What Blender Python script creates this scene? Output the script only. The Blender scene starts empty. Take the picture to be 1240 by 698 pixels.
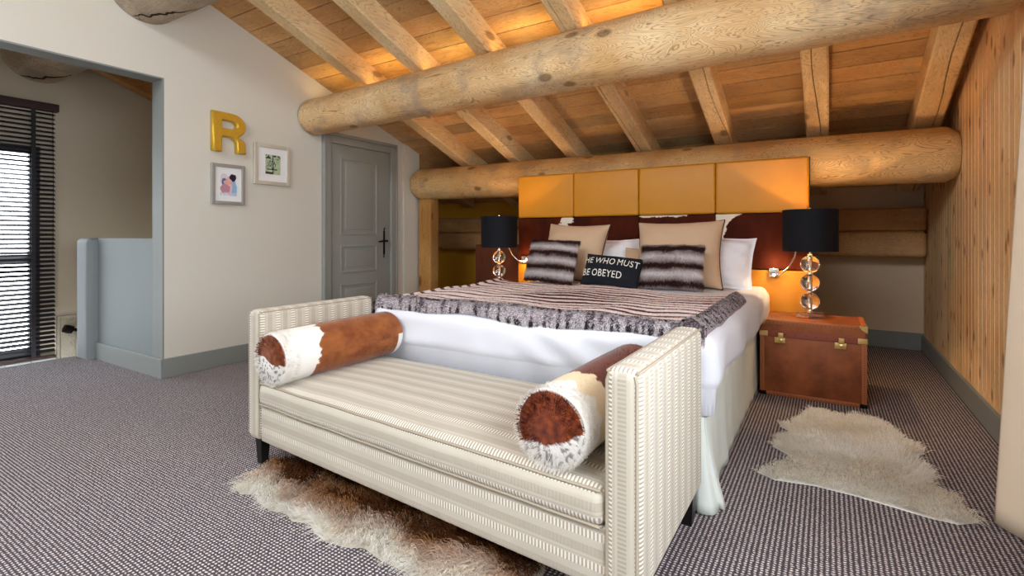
import bpy, math, random
import numpy as np
from mathutils import Vector, Matrix, noise
random.seed(7); rng = np.random.default_rng(7)
PI = math.pi
scn = bpy.context.scene
COL = scn.collection
def zc(y):                       # underside of the roof boards
    return 4.013 - .36*y if y > -.5 else 4.193 + .36*(y+.5)

# ------------------------------------------------------------------ node helpers
class NT:
    def __init__(s, name):
        s.m = bpy.data.materials.new(name); s.m.use_nodes = True
        s.t = s.m.node_tree; s.b = s.t.nodes['Principled BSDF']
        s.b.inputs['Specular IOR Level'].default_value = .25
    def n(s, typ, **kw):
        nd = s.t.nodes.new(typ)
        for k, v in kw.items(): setattr(nd, k, v)
        return nd
    def link(s, a, b): s.t.links.new(a, b)
    def put(s, sock, v):
        if isinstance(v, bpy.types.NodeSocket): s.link(v, sock)
        else: sock.default_value = v
    def math(s, op, a, b=0., c=0.):
        nd = s.n('ShaderNodeMath', operation=op)
        s.put(nd.inputs[0], a); s.put(nd.inputs[1], b); s.put(nd.inputs[2], c)
        return nd.outputs[0]
    def mix(s, f, a, b, mode='MIX'):
        nd = s.n('ShaderNodeMix', data_type='RGBA', blend_type=mode)
        s.put(nd.inputs[0], f)
        s.put(nd.inputs[6], a if isinstance(a, bpy.types.NodeSocket) else (*a, 1))
        s.put(nd.inputs[7], b if isinstance(b, bpy.types.NodeSocket) else (*b, 1))
        return nd.outputs[2]
    def coord(s, which='Object', scale=(1, 1, 1), rot=(0, 0, 0)):
        tc = s.n('ShaderNodeTexCoord'); mp = s.n('ShaderNodeMapping')
        if getattr(s, 'vary', False):
            oi = s.n('ShaderNodeObjectInfo'); va = s.n('ShaderNodeVectorMath', operation='SCALE'); va.inputs[0].default_value = (31., 17., 23.); s.link(oi.outputs['Random'], va.inputs['Scale'])
            vb = s.n('ShaderNodeVectorMath', operation='ADD'); s.link(tc.outputs[which], vb.inputs[0]); s.link(va.outputs[0], vb.inputs[1]); s.link(vb.outputs[0], mp.inputs[0])
        else: s.link(tc.outputs[which], mp.inputs[0])
        mp.inputs['Scale'].default_value = scale; mp.inputs['Rotation'].default_value = rot
        return mp.outputs[0]
    def xyz(s, v):
        nd = s.n('ShaderNodeSeparateXYZ'); s.link(v, nd.inputs[0]); return nd.outputs
    def noise(s, v, scale, detail=3., rough=.5, dist=0.):
        nd = s.n('ShaderNodeTexNoise'); s.link(v, nd.inputs['Vector'])
        nd.inputs['Scale'].default_value = scale; nd.inputs['Detail'].default_value = detail
        nd.inputs['Roughness'].default_value = rough; nd.inputs['Distortion'].default_value = dist
        return nd.outputs['Fac']
    def ramp(s, f, stops):
        nd = s.n('ShaderNodeValToRGB'); s.link(f, nd.inputs[0]); cr = nd.color_ramp
        while len(cr.elements) < len(stops): cr.elements.new(.5)
        for e, (p, c) in zip(cr.elements, stops):
            e.position = p; e.color = (*c, 1) if len(c) == 3 else c
        return nd.outputs[0]
    def attr(s, name='Col'):
        nd = s.n('ShaderNodeAttribute'); nd.attribute_name = name; return nd.outputs['Color']
    def bump(s, h, strength=.3, dist=.01):
        nd = s.n('ShaderNodeBump'); s.link(h, nd.inputs['Height'])
        nd.inputs['Strength'].default_value = strength; nd.inputs['Distance'].default_value = dist
        s.link(nd.outputs[0], s.b.inputs['Normal'])
    def base(s, c): s.put(s.b.inputs['Base Color'], c if isinstance(c, bpy.types.NodeSocket) else (*c, 1))
    def rough(s, v): s.put(s.b.inputs['Roughness'], v)

def srgb(r, g, b):
    f = lambda c: (c/255/12.92) if c/255 <= .04045 else ((c/255+.055)/1.055)**2.4
    return (f(r), f(g), f(b))
MATS = {}
def plain(name, c, rough=.5, metal=0., var=.06, bump=0., scale=30.):
    if name in MATS: return MATS[name]
    q = NT(name); v = q.coord()
    f = q.noise(v, scale, 3)
    q.base(q.mix(f, tuple(x*(1-var) for x in c), tuple(min(1, x*(1+var)) for x in c)))
    q.rough(rough); q.b.inputs['Metallic'].default_value = metal
    if bump: q.bump(f, bump, .003)
    MATS[name] = q.m; return q.m
def wood(name, light, mid, dark, axis='x', bump=.25, knots=True, contour=1., attr=False, grey=.25, ring=.6):
    q = NT(name); q.vary = True
    st = {'x': (.55, 3, 3), 'y': (3, .55, 3), 'z': (3, 3, .55)}[axis]
    fine = {'x': (1, 26, 26), 'y': (26, 1, 26), 'z': (26, 26, 1)}[axis]
    v = q.coord(scale=st); v2 = q.coord(scale=fine); v3 = q.coord()
    n1 = q.noise(v, 2.2, 3, .5, 1.3)
    cont = q.math('FRACT', q.math('MULTIPLY', n1, 34.*contour))
    line = q.math('POWER', q.math('ABSOLUTE', q.math('SUBTRACT', q.math('MULTIPLY', cont, 2.), 1.)), 5.)
    fibre = q.noise(v2, 2.4, 4, .6)
    big = q.noise(v3, 1.7, 2)
    c = q.mix(q.ramp(big, [(.35, (0, 0, 0)), (.65, (1, 1, 1))]), light, mid)
    c = q.mix(q.math('MULTIPLY', line, ring), c, dark)
    c = q.mix(q.math('MULTIPLY', q.ramp(fibre, [(.42, (0, 0, 0)), (.75, (1, 1, 1))]), .5), c, mid)
    c = q.mix(q.math('MULTIPLY', q.ramp(q.noise(q.coord(scale=st), 1.1, 4, .65), [(.5, (0, 0, 0)), (.72, (1, 1, 1))]), .45), c, dark)
    if grey: c = q.mix(q.math('MULTIPLY', q.ramp(q.noise(v3, 3.1, 5, .6), [(.52, (0, 0, 0)), (.66, (1, 1, 1))]), grey), c, tuple(.35*d+.16 for d in dark))
    if knots:
        ks = {'x': (1.9, 3.2, 3.2), 'y': (3.2, 1.5, 3.2), 'z': (3.2, 3.2, 1.5)}[axis]
        vo = q.n('ShaderNodeTexVoronoi'); q.link(q.coord(scale=ks), vo.inputs['Vector']); vo.inputs['Scale'].default_value = 1.35
        dd = q.math('ADD', vo.outputs['Distance'], q.math('MULTIPLY', q.math('SUBTRACT', fibre, .5), .05))
        kf = q.ramp(dd, [(.10, (1, 1, 1)), (.17, (0, 0, 0))])
        c = q.mix(q.math('MULTIPLY', kf, .65), c, tuple(x*.45 for x in dark))
    if attr: c = q.mix(1., c, q.attr(), 'MULTIPLY')
    q.base(c); q.rough(.62); q.bump(q.math('ADD', q.math('MULTIPLY', line, -.5), fibre), bump, .004)
    return q.m
def colmat(name, rough=.7, sheen=0., sub=0., spec=.2):
    q = NT(name); q.base(q.attr()); q.rough(rough); q.b.inputs['Sheen Weight'].default_value = sheen
    q.b.inputs['Specular IOR Level'].default_value = spec
    if sub: q.b.inputs['Subsurface Weight'].default_value = sub
    return q.m

# ------------------------------------------------------------------ mesh helpers
class MB:
    def __init__(s): s.v = []; s.f = []; s.c = []; s.uv = []; s.hc = False; s.hu = False
    def add(s, v, f, c=None, uv=None):
        o = len(s.v); s.v.extend([tuple(p) for p in v]); s.f.extend([tuple(i+o for i in t) for t in f])
        if c is not None: s.hc = True
        s.c.extend(([tuple(c)]*len(v) if c is not None and not hasattr(c[0], '__len__') else ([tuple(x) for x in c] if c is not None else [(1, 1, 1)]*len(v))))
        nl = sum(len(t) for t in f)
        if uv is not None: s.hu = True; s.uv.extend(uv)
        else: s.uv.extend([(0, 0)]*nl)
        return s
    def box(s, x0, x1, y0, y1, z0, z1, r=0., c=None, k=2, warp=None, n=1, band=None):
        v, f = gridbox(x1-x0, y1-y0, z1-z0, r, k, n)
        v = [(a+x0, b+y0, d+z0) for a, b, d in v]
        if warp: v = [warp(*p) for p in v]
        uv = None
        if band: uv = bands(v, f, band)
        return s.add(v, f, c, uv)
    def tube(s, pts, r, n=8, closed=False, c=None, uv=None, cap=True):
        v, f = tube(pts, r, n, closed, cap); return s.add(v, f, c)
    def lathe(s, prof, cx=0, cy=0, n=32, c=None, sx=1., sy=1.):
        v = []; f = []
        m = len(prof)
        for i in range(n):
            a = 2*PI*i/n
            for r, z in prof: v.append((cx+r*math.cos(a)*sx, cy+r*math.sin(a)*sy, z))
        for i in range(n):
            j = (i+1) % n
            for k in range(m-1):
                f.append((i*m+k, j*m+k, j*m+k+1, i*m+k+1))
        f.append(tuple(i*m for i in range(n))[::-1]); f.append(tuple(i*m+m-1 for i in range(n)))
        return s.add(v, f, c)
    def prism(s, poly, axis, a, b, c=None):      # poly in the two other axes
        n = len(poly); v = []
        for t in (a, b):
            for p, q in poly: v.append({'x': (t, p, q), 'y': (p, t, q), 'z': (p, q, t)}[axis])
        f = [tuple(range(n))[::-1], tuple(range(n, 2*n))]+[(i, (i+1) % n, (i+1) % n+n, i+n) for i in range(n)]
        return s.add(v, f, c)
    def build(s, name, mat, parent=None, smooth=True, sharp=38, xf=None, base=None):
        me = bpy.data.meshes.new(name)
        v = np.array(s.v, dtype=float)
        if xf is not None: v = v @ np.array(xf.to_3x3()).T + np.array(xf.translation)
        o = bpy.data.objects.new(name, me)
        if parent is None:
            b = base if base is not None else ((v[:, 0].min()+v[:, 0].max())/2, (v[:, 1].min()+v[:, 1].max())/2, v[:, 2].min())
            v = v-np.array(b); o.location = b; ROOT[o] = Matrix.Translation(b)
        else:
            M = ROOT[parent]; ROOT[o] = M; o.parent = parent
            inv = M.inverted(); v = v @ np.array(inv.to_3x3()).T + np.array(inv.translation)
        me.from_pydata(v.tolist(), [], s.f)
        if s.hc:
            a = me.color_attributes.new('Col', 'FLOAT_COLOR', 'POINT')
            a.data.foreach_set('color', np.hstack([np.array(s.c, dtype=float), np.ones((len(s.c), 1))]).ravel())
        if s.hu:
            u = me.uv_layers.new(name='UVMap'); u.data.foreach_set('uv', np.array(s.uv, dtype=float).ravel())
        me.validate(); me.update()
        import bmesh
        bm = bmesh.new(); bm.from_mesh(me); bmesh.ops.recalc_face_normals(bm, faces=bm.faces) if len(bm.faces) < 60000 else None
        bm.to_mesh(me); bm.free()
        if smooth:
            me.shade_smooth()
            if sharp: me.set_sharp_from_angle(angle=math.radians(sharp))
        me.materials.append(mat); COL.objects.link(o)
        return o
ROOT = {}
def axis_coords(L, r, k, n):
    if r <= 0: return [L*i/n for i in range(n+1)]
    a = [r*(1-math.cos(PI/2*i/(k)))*1.0 for i in range(k+1)]
    a = [r*i/k for i in range(k+1)]
    m = [r+(L-2*r)*i/n for i in range(1, n)]
    return a+m+[L-x for x in reversed(a)]
def gridbox(X, Y, Z, r=0., k=2, n=1):
    r = min(r, X/2*.999, Y/2*.999, Z/2*.999)
    if isinstance(n, int): n = (n, n, n)
    ax = [axis_coords(L, r, k, m) for L, m in zip((X, Y, Z), n)]
    vid = {}; V = []; F = []
    D = (X, Y, Z)
    def vert(i, j, l):
        key = (i, j, l)
        if key in vid: return vid[key]
        p = [ax[0][i], ax[1][j], ax[2][l]]
        if r > 0:
            q = [min(max(t, r), L-r) for t, L in zip(p, D)]
            d = [a-b for a, b in zip(p, q)]
            if sum(1 for t in d if abs(t) > 1e-9) > 1:
                # map the cube shell onto the sphere evenly
                u = [math.tan(max(-1, min(1, t/r))*PI/4) for t in d]
                ln = math.sqrt(sum(t*t for t in u)); p = [b+r*t/ln for b, t in zip(q, u)]
        vid[key] = len(V); V.append(tuple(p)); return vid[key]
    N = [len(a)-1 for a in ax]
    for (a, b, c) in ((0, 1, 2), (1, 2, 0), (2, 0, 1)):
        for side in (0, N[c]):
            for i in range(N[a]):
                for j in range(N[b]):
                    q = []
                    for (di, dj) in ((0, 0), (1, 0), (1, 1), (0, 1)):
                        ijk = [0, 0, 0]; ijk[a] = i+di; ijk[b] = j+dj; ijk[c] = side; q.append(vert(*ijk))
                    F.append(tuple(q if side else q[::-1]))
    return V, F
def bands(v, f, band):
    """uv = (along the band, across the bands) per loop by dominant face normal; band = {'x':(along,across),...}"""
    out = []
    for t in f:
        a, b, c = (Vector(v[t[0]]), Vector(v[t[1]]), Vector(v[t[2]]))
        n = (b-a).cross(c-a)
        if len(t) > 3 and n.length < 1e-12: n = (Vector(v[t[2]])-a).cross(Vector(v[t[3]])-a)
        ab = [abs(n.x), abs(n.y), abs(n.z)]; k = 'xyz'[ab.index(max(ab))]
        al, ac = band[k]
        for i in t:
            p = v[i]; out.append((p[al], p[ac]))
    return out
def tube(pts, r, n=8, closed=False, cap=True):
    P = [Vector(p) for p in pts]; m = len(P); v = []; f = []
    rad = r if hasattr(r, '__len__') else [r]*m
    up = Vector((.013, .021, 1)).normalized(); prev = None
    for i in range(m):
        a = P[i-1] if (i or closed) else P[0]; b = P[(i+1) % m] if (i < m-1 or closed) else P[m-1]
        t = (b-a).normalized()
        if prev is None:
            s = t.cross(up)
            if s.length < .1: s = t.cross(Vector((1, 0, 0)))
        else: s = prev-t*prev.dot(t)
        s.normalize(); prev = s; w = t.cross(s)
        for j in range(n):
            an = 2*PI*j/n; v.append(P[i]+(s*math.cos(an)+w*math.sin(an))*rad[i])
    for i in range(m if closed else m-1):
        k = (i+1) % m
        for j in range(n):
            l = (j+1) % n; f.append((i*n+j, i*n+l, k*n+l, k*n+j))
    if not closed and cap: f.append(tuple(range(n))[::-1]); f.append(tuple((m-1)*n+j for j in range(n)))
    return v, f
def tag(o, label=None, cat=None, group=None, kind=None):
    if label: o['label'] = label
    if cat: o['category'] = cat
    if group: o['group'] = group
    if kind: o['kind'] = kind
    return o
def empty(name, loc, label, cat, group=None, rz=0., kind=None):
    o = bpy.data.objects.new(name, None); o.location = loc; o.rotation_euler = (0, 0, rz); COL.objects.link(o)
    ROOT[o] = Matrix.Translation(loc) @ Matrix.Rotation(rz, 4, 'Z'); o.empty_display_size = .1
    return tag(o, label, cat, group, kind)
def copy_tree(o, parent=None):
    c = o.copy(); COL.objects.link(c)
    if parent is not None: c.parent = parent
    for ch in [x for x in ALLOBJ() if x.parent == o]: copy_tree(ch, c)
    return c
def ALLOBJ(): return list(bpy.data.objects)
def fur(P, N, D, L, W, C, name, mat, parent, droop=.4):
    """P roots, N surface normals, D lay directions (unit), L length per blade, W width, C colours root->tip"""
    n = len(P); P = np.asarray(P, float); N = np.asarray(N, float); D = np.asarray(D, float)
    L = np.asarray(L, float).reshape(n, 1); W = np.asarray(W, float).reshape(-1, 1)*np.ones((n, 1)); C = np.asarray(C, float)
    dr = D*.8+N*.55; dr /= np.linalg.norm(dr, axis=1, keepdims=True)
    side = np.cross(dr, N); sl = np.linalg.norm(side, axis=1, keepdims=True); sl[sl < 1e-6] = 1; side /= sl
    mid = P+dr*L*.5; tip = mid+(D*.95+N*(.5-droop))*L*.5
    V = np.stack([P-side*W/2, P+side*W/2, mid+side*W*.4, mid-side*W*.4, tip], 1).reshape(-1, 3)
    if parent is not None:
        inv = ROOT[parent].inverted(); V = V @ np.array(inv.to_3x3()).T+np.array(inv.translation)
    me = bpy.data.meshes.new(name)
    me.vertices.add(5*n); me.vertices.foreach_set('co', V.ravel())
    base = (np.arange(n)*5).reshape(n, 1)
    loops = (base+np.array([[0, 1, 2, 3, 3, 2, 4]])).ravel()
    me.loops.add(7*n); me.loops.foreach_set('vertex_index', loops)
    me.polygons.add(2*n)
    ls = (np.arange(n).reshape(n, 1)*7+np.array([[0, 4]])).ravel()
    me.polygons.foreach_set('loop_start', ls); me.polygons.foreach_set('loop_total', np.tile([4, 3], n))
    me.update(calc_edges=True); me.validate()
    a = me.color_attributes.new('Col', 'FLOAT_COLOR', 'POINT')
    cc = np.repeat(C, 5, axis=0)
    a.data.foreach_set('color', np.hstack([cc, np.ones((5*n, 1))]).ravel())
    me.shade_smooth(); me.materials.append(mat)
    o = bpy.data.objects.new(name, me); COL.objects.link(o)
    if parent is not None: o.parent = parent; ROOT[o] = ROOT[parent]
    return o
def nz(x, y, z=0., s=1.): return noise.noise((x*s, y*s, z*s))

# ------------------------------------------------------------------ materials
M_log = wood('log_wood', srgb(244, 216, 170), srgb(220, 176, 120), srgb(128, 84, 48), 'x', .45, True, .9, grey=.45, ring=.85)
M_lowlog = wood('low_log_wood', srgb(238, 204, 146), srgb(210, 164, 104), srgb(124, 80, 42), 'x', .4, True, 1., grey=.4, ring=.8)
M_oldlog = wood('weathered_log', srgb(206, 188, 164), srgb(172, 152, 128), srgb(104, 86, 70), 'x', .45, True, .9, grey=.5, ring=.8)
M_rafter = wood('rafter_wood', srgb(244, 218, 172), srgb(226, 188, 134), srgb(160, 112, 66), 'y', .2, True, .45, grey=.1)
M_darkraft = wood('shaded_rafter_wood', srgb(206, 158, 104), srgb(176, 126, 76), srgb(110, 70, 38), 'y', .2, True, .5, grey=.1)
M_deck = wood('deck_boards', srgb(236, 196, 140), srgb(206, 160, 106), srgb(136, 94, 56), 'x', .15, False, .6, attr=True, grey=.25)
M_beam = wood('beam_wood', srgb(220, 172, 116), srgb(190, 140, 88), srgb(120, 78, 44), 'x', .3, True, .8, grey=.2)
M_post = wood('post_wood', srgb(204, 156, 92), srgb(176, 126, 66), srgb(130, 84, 40), 'z', .3, True, .5, grey=.1)
M_cup = wood('cupboard_wood', srgb(120, 62, 30), srgb(92, 44, 20), srgb(56, 26, 12), 'z', .15, False, .6, grey=0)
M_wall = plain('wall_paint', srgb(214, 210, 199), .9, var=.015, bump=.05, scale=60)
M_stairwall = plain('stair_wall_paint', srgb(196, 184, 164), .9, var=.02, scale=60)
M_warmlit = plain('eaves_wall_warm_lit', srgb(222, 168, 48), .85, var=.04)  # warm light in the eaves, put into the wall colour as ochre
M_beige = plain('eaves_wall_paint', srgb(228, 208, 180), .9, var=.03)
M_grey = plain('grey_paint', srgb(136, 140, 137), .55, var=.02)
M_door = plain('door_paint', srgb(148, 150, 144), .5, var=.02)
M_half = plain('half_wall_paint', srgb(130, 137, 138), .6, var=.02)
M_black = plain('black_metal', srgb(22, 20, 20), .45, .6)
M_leg = plain('black_wood', srgb(26, 22, 22), .35)
M_chrome = plain('chrome', (.82, .80, .78), .12, 1., var=.01)
M_brass = plain('brass', srgb(224, 196, 130), .32, 1., var=.08)
M_navy = plain('black_shade_fabric', srgb(14, 16, 24), .75, bump=.2, scale=200)
M_shadein = plain('shade_lining', srgb(236, 214, 170), .6)
M_valance = plain('blind_wood', srgb(66, 46, 46), .5)
M_slat = plain('blind_slat', srgb(42, 38, 42), .45)
M_winframe = plain('window_frame_paint', srgb(60, 60, 66), .5)
M_white_sheet = plain('white_sheet', srgb(238, 238, 244), .85, var=.01)
M_skirt = plain('bed_skirt_cloth', srgb(224, 230, 224), .9, var=.02)
M_tan = plain('tan_pillow_cloth', srgb(206, 176, 146), .8, var=.03, bump=.1, scale=150)
M_pipe = plain('dark_piping', srgb(38, 30, 28), .6)
M_blackcloth = plain('black_cushion_cloth', srgb(26, 28, 36), .9, bump=.15, scale=250)
M_letter = plain('white_lettering', srgb(236, 232, 222), .8)
M_curtain = plain('cream_curtain_cloth', srgb(236, 216, 192), .85, var=.02, bump=.05, scale=100)
M_gold = plain('gold_leaf', srgb(222, 182, 66), .38, .6, var=.15, scale=60)
M_silver = plain('silver_frame', srgb(164, 162, 158), .4, .3)
M_champ = plain('champagne_frame', srgb(206, 200, 184), .4, .2)
M_mat = plain('picture_mount', srgb(236, 236, 236), .9, var=.01)
M_photo = colmat('printed_picture', .4)
M_hide = colmat('cow_hide', .55, .2)
q = NT('fur_strands'); cc_ = q.attr(); q.base(cc_); q.rough(.8); q.b.inputs['Specular IOR Level'].default_value = .1
tl = q.n('ShaderNodeBsdfTranslucent'); q.link(cc_, tl.inputs[0]); mx = q.n('ShaderNodeMixShader'); mx.inputs[0].default_value = .45
q.link(q.b.outputs[0], mx.inputs[1]); q.link(tl.outputs[0], mx.inputs[2]); q.link(mx.outputs[0], q.t.nodes['Material Output'].inputs[0]); M_fur = q.m
M_white_wood = wood('whitewashed_wood', srgb(176, 168, 150), srgb(150, 142, 126), srgb(110, 100, 88), 'z', .2, False, .5, grey=.3)
M_tile = plain('pale_tile', srgb(176, 184, 178), .3, var=.1, scale=12)
M_bulb = NT('warm_bulb'); M_bulb.b.inputs['Emission Color'].default_value = (1, .75, .45, 1); M_bulb.b.inputs['Emission Strength'].default_value = 12; M_bulb = M_bulb.m
M_led = NT('white_led'); M_led.b.inputs['Emission Color'].default_value = (1, .86, .66, 1); M_led.b.inputs['Emission Strength'].default_value = 60; M_led = M_led.m
M_strip = NT('amber_led'); M_strip.b.inputs['Emission Color'].default_value = (1, .6, .15, 1); M_strip.b.inputs['Emission Strength'].default_value = 8; M_strip = M_strip.m
q = NT('crystal'); q.b.inputs['Transmission Weight'].default_value = 1; q.b.inputs['IOR'].default_value = 1.5; q.rough(0.02); q.base((1, .98, .96)); M_glass = q.m
# window pane
q = NT('window_glass'); tr = q.n('ShaderNodeBsdfTransparent'); gl = q.n('ShaderNodeBsdfGlossy'); gl.inputs['Roughness'].default_value = .02
fr = q.n('ShaderNodeFresnel'); fr.inputs[0].default_value = 1.3; mx = q.n('ShaderNodeMixShader')
q.link(fr.outputs[0], mx.inputs[0]); q.link(tr.outputs[0], mx.inputs[1]); q.link(gl.outputs[0], mx.inputs[2])
q.link(mx.outputs[0], q.t.nodes['Material Output'].inputs[0]); M_pane = q.m
# leather of the headboard and of the trunk
def leather(name, c, dark, rough=.38, sc=90., patch=.0, bump=.15):
    q = NT(name); v = q.coord(); f = q.noise(v, sc, 2); g = q.noise(v, 3.2, 4, .6)
    q.base(q.mix(q.math('MULTIPLY', q.ramp(g, [(.35, (0, 0, 0)), (.7, (1, 1, 1))]), patch), c, dark)); q.rough(rough); q.b.inputs['Specular IOR Level'].default_value = .45
    q.bump(f, bump, .002); return q.m
M_mustard = leather('mustard_leather', srgb(206, 140, 24), srgb(186, 120, 18), .42, 140, .3)
M_trunk = leather('brown_leather', srgb(164, 92, 52), srgb(92, 42, 20), .34, 70, 1., .25)
M_trunktrim = leather('edge_leather', srgb(168, 98, 56), srgb(140, 78, 42), .45, 90, .5, .2)
# carpet
q = NT('ribbed_carpet'); v = q.coord(); X = q.xyz(v)
w1 = q.noise(v, 60, 2)
sx = q.math('SINE', q.math('MULTIPLY', q.math('ADD', X[0], q.math('MULTIPLY', w1, .009)), 2*PI/.0175))
sy = q.math('SINE', q.math('MULTIPLY', q.math('ADD', X[1], q.math('MULTIPLY', w1, .009)), 2*PI/.0135))
p = q.math('MULTIPLY', q.math('MULTIPLY_ADD', sx, .5, .5), q.math('MULTIPLY_ADD', sy, .46, .54))
p = q.math('ADD', p, q.math('MULTIPLY', q.math('SUBTRACT', q.noise(v, 150, 2), .5), 1.0))
c = q.ramp(p, [(.14, srgb(74, 66, 70)), (.42, srgb(146, 136, 140)), (.75, srgb(232, 224, 222))])
c = q.mix(q.math('MULTIPLY', q.noise(v, 1.3, 3), .2), c, srgb(110, 102, 110))
q.base(c); q.rough(.95); q.b.inputs['Specular IOR Level'].default_value = .05; q.bump(p, .4, .006); M_carpet = q.m
# cream striped weave (uv: along band, across bands)
q = NT('cream_striped_weave'); tc = q.n('ShaderNodeTexCoord'); U = q.xyz(tc.outputs['UV'])
P = .088
m = q.math('FRACT', q.math('DIVIDE', U[1], P))
inA = q.math('LESS_THAN', q.math('ABSOLUTE', q.math('SUBTRACT', m, .25)), .13)
inB = q.math('LESS_THAN', q.math('ABSOLUTE', q.math('SUBTRACT', m, .72)), .15)
tick = q.math('MULTIPLY_ADD', q.math('SINE', q.math('MULTIPLY', U[0], 2*PI/.0125)), .5, .5)
edge = q.math('LESS_THAN', q.math('ABSOLUTE', q.math('SUBTRACT', m, .45)), .018)
hA = q.math('MULTIPLY', inA, tick); hB = q.math('MULTIPLY', q.math('MULTIPLY', inB, tick), .35)
ob = q.coord(); sm = q.noise(ob, 5, 3)
c = q.mix(sm, srgb(186, 176, 160), srgb(200, 192, 178))
c = q.mix(q.math('MULTIPLY', inB, .45), c, srgb(160, 148, 132))
c = q.mix(q.math('MULTIPLY', q.math('MULTIPLY', inA, q.math('SUBTRACT', 1., tick)), .75), c, srgb(140, 126, 108))  # shade between the raised ticks, put into the weave colour
c = q.mix(hA, c, srgb(236, 228, 214))
c = q.mix(q.math('MULTIPLY', edge, .6), c, srgb(168, 156, 140))
q.base(c); q.rough(.85); q.b.inputs['Sheen Weight'].default_value = .15
q.bump(q.math('ADD', hA, hB), .5, .004); M_weave = q.m
M_welt = plain('cream_piping', srgb(168, 156, 138), .85, bump=.2, scale=200)
# duvet, fine diagonal ribs
q = NT('white_duvet_cloth'); v = q.coord(); X = q.xyz(v)
d = q.math('SINE', q.math('MULTIPLY', q.math('ADD', q.math('ADD', X[0], X[1]), X[2]), 2*PI/.012))
q.base(srgb(220, 221, 229)); q.rough(.9); q.bump(d, .12, .002); M_duvet = q.m
# knotty pine boards, vertical
M_pine = wood('knotty_pine', srgb(248, 218, 172), srgb(236, 196, 144), srgb(196, 144, 96), 'z', .15, False, .5, attr=True, grey=0)
nt = M_pine.node_tree; qq = NT.__new__(NT); qq.m = M_pine; qq.t = nt; qq.b = nt.nodes['Principled BSDF']
src = qq.b.inputs['Base Color'].links[0].from_socket
X_ = qq.xyz(qq.coord(scale=(1, 3.4, 1.5))); cb = qq.n('ShaderNodeCombineXYZ'); qq.link(X_[1], cb.inputs[0]); qq.link(X_[2], cb.inputs[1])
vo = qq.n('ShaderNodeTexVoronoi', voronoi_dimensions='2D'); qq.link(cb.outputs[0], vo.inputs['Vector']); vo.inputs['Scale'].default_value = 1.5
jit = qq.noise(qq.coord(scale=(10, 10, 4)), 3, 3)
dd = qq.math('ADD', vo.outputs['Distance'], qq.math('MULTIPLY', qq.math('SUBTRACT', jit, .5), .12))
kf = qq.ramp(dd, [(.05, (1, 1, 1)), (.13, (0, 0, 0))])
out = qq.mix(qq.math('MULTIPLY', kf, .75), src, srgb(140, 76, 44)); qq.link(out, qq.b.inputs['Base Color'])

# ------------------------------------------------------------------ the room shell
XL, XR, XS, YB, YF = -4.56, .82, -6.95, 6.5, -3.5
def struct(name, mb, mat, smooth=False): return tag(mb.build(name, mat, None, smooth), kind='structure')
m = MB(); m.box(-6.08, XR+.1, YF, 1.99, -.12, 0); m.box(-5.75, XR+.1, 1.99, YB+.1, -.12, 0)
fl = m.build('floor', M_carpet, None, False, base=(0, 0, 0)); tag(fl, kind='structure')
struct('floor_stairwell', MB().box(XS, -4.7, YF, 3.3, -1.62, -1.5), M_stairwall)
struct('trim_1', MB().box(-6.1, -6.08, YF, 1.9, -.3, .004), M_grey)
# roof boards
RX = [-3.787, -3.08, -2.35, -1.57, -.82, -.075, .655]
AX = [-6.86, -6.1, -5.3, -4.62]
m = MB(); bays = sorted(RX+AX+[-7.1, .92]); w = .178
y = -.5
while y < 6.7:
    y2 = y+w-.009
    row = random.random()
    for a, b in zip(bays[:-1], bays[1:]):
        t = .72+.42*random.random(); g = random.random()
        c = (t, t*(1-.05*g), t*(1-.14*g+.04*random.random()))
        if random.random() < .18: c = (t*.82, t*.86, t*.92)
        x0, x1 = a, b
        v = [(x0, y, zc(y)), (x1-.003, y, zc(y)), (x1-.003, y2, zc(y2)), (x0, y2, zc(y2))]
        v += [(p[0], p[1], p[2]+.02) for p in v]
        m.add(v, [(0, 1, 2, 3)[::-1], (4, 5, 6, 7), (0, 1, 5, 4), (1, 2, 6, 5), (2, 3, 7, 6), (3, 0, 4, 7)], c)
    y += w
for (a, b) in ((-.5, 6.75),):
    m.prism([(a, zc(a)+.021), (b, zc(b)+.021), (b, zc(b)+.12), (a, zc(a)+.12)], 'x', -7.1, .95, (.12, .09, .06))
for (x0, x1, a, b) in ((-7.1, .95, -3.7, -2.9), (-7.1, .95, -1.1, -.5), (-7.1, -4.2, -2.9, -1.1), (-.2, .95, -2.9, -1.1), (-2.3, -2.1, -2.9, -1.1)):  # rear slope with unseen roof openings, added to let daylight in from above
    m.prism([(a, zc(a)), (b, zc(b)), (b, zc(b)+.12), (a, zc(a)+.12)], 'x', x0, x1, (.9, .85, .8))
struct('ceiling', m, M_deck)
# wall with the door, opening towards the stairs in front of it
prof = [(1.99, 0), (4.98, 0), (4.98, zc(4.98)), (-.5, zc(-.5)), (YF, zc(YF)), (YF, 2.43), (1.99, 2.43)]
m = MB()
for a, b in ((1.99, 4.98),): m.prism([(a, 0), (b, 0), (b, zc(b)), (a, zc(a))], 'x', -4.73, XL)
m.prism([(YF, 2.43), (1.99, 2.43), (1.99, zc(1.99)), (-.5, zc(-.5)), (YF, zc(YF))], 'x', -4.73, XL)
struct('wall_left', m, M_wall)
struct('wall_pilaster', MB().prism([(4.71, 0), (4.982, 0), (4.982, zc(4.982)), (4.71, zc(4.71))], 'x', XL, XL+.025), M_wall)
m = MB(); m.box(-4.735, XL-.001, 1.978, 1.99, 0, 2.43); m.box(-4.735, XL-.001, YF, 1.978, 2.418, 2.43)
struct('trim_2', m, M_grey)
m = MB(); m.box(-5.82, -4.736, 1.979, 2.11, 0, 1.13, .006)
struct('wall_half_height', m, M_half)
m = MB(); m.box(-6.1, -5.82, 1.90, 2.12, -.3, 1.13, .045, k=4)
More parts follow.
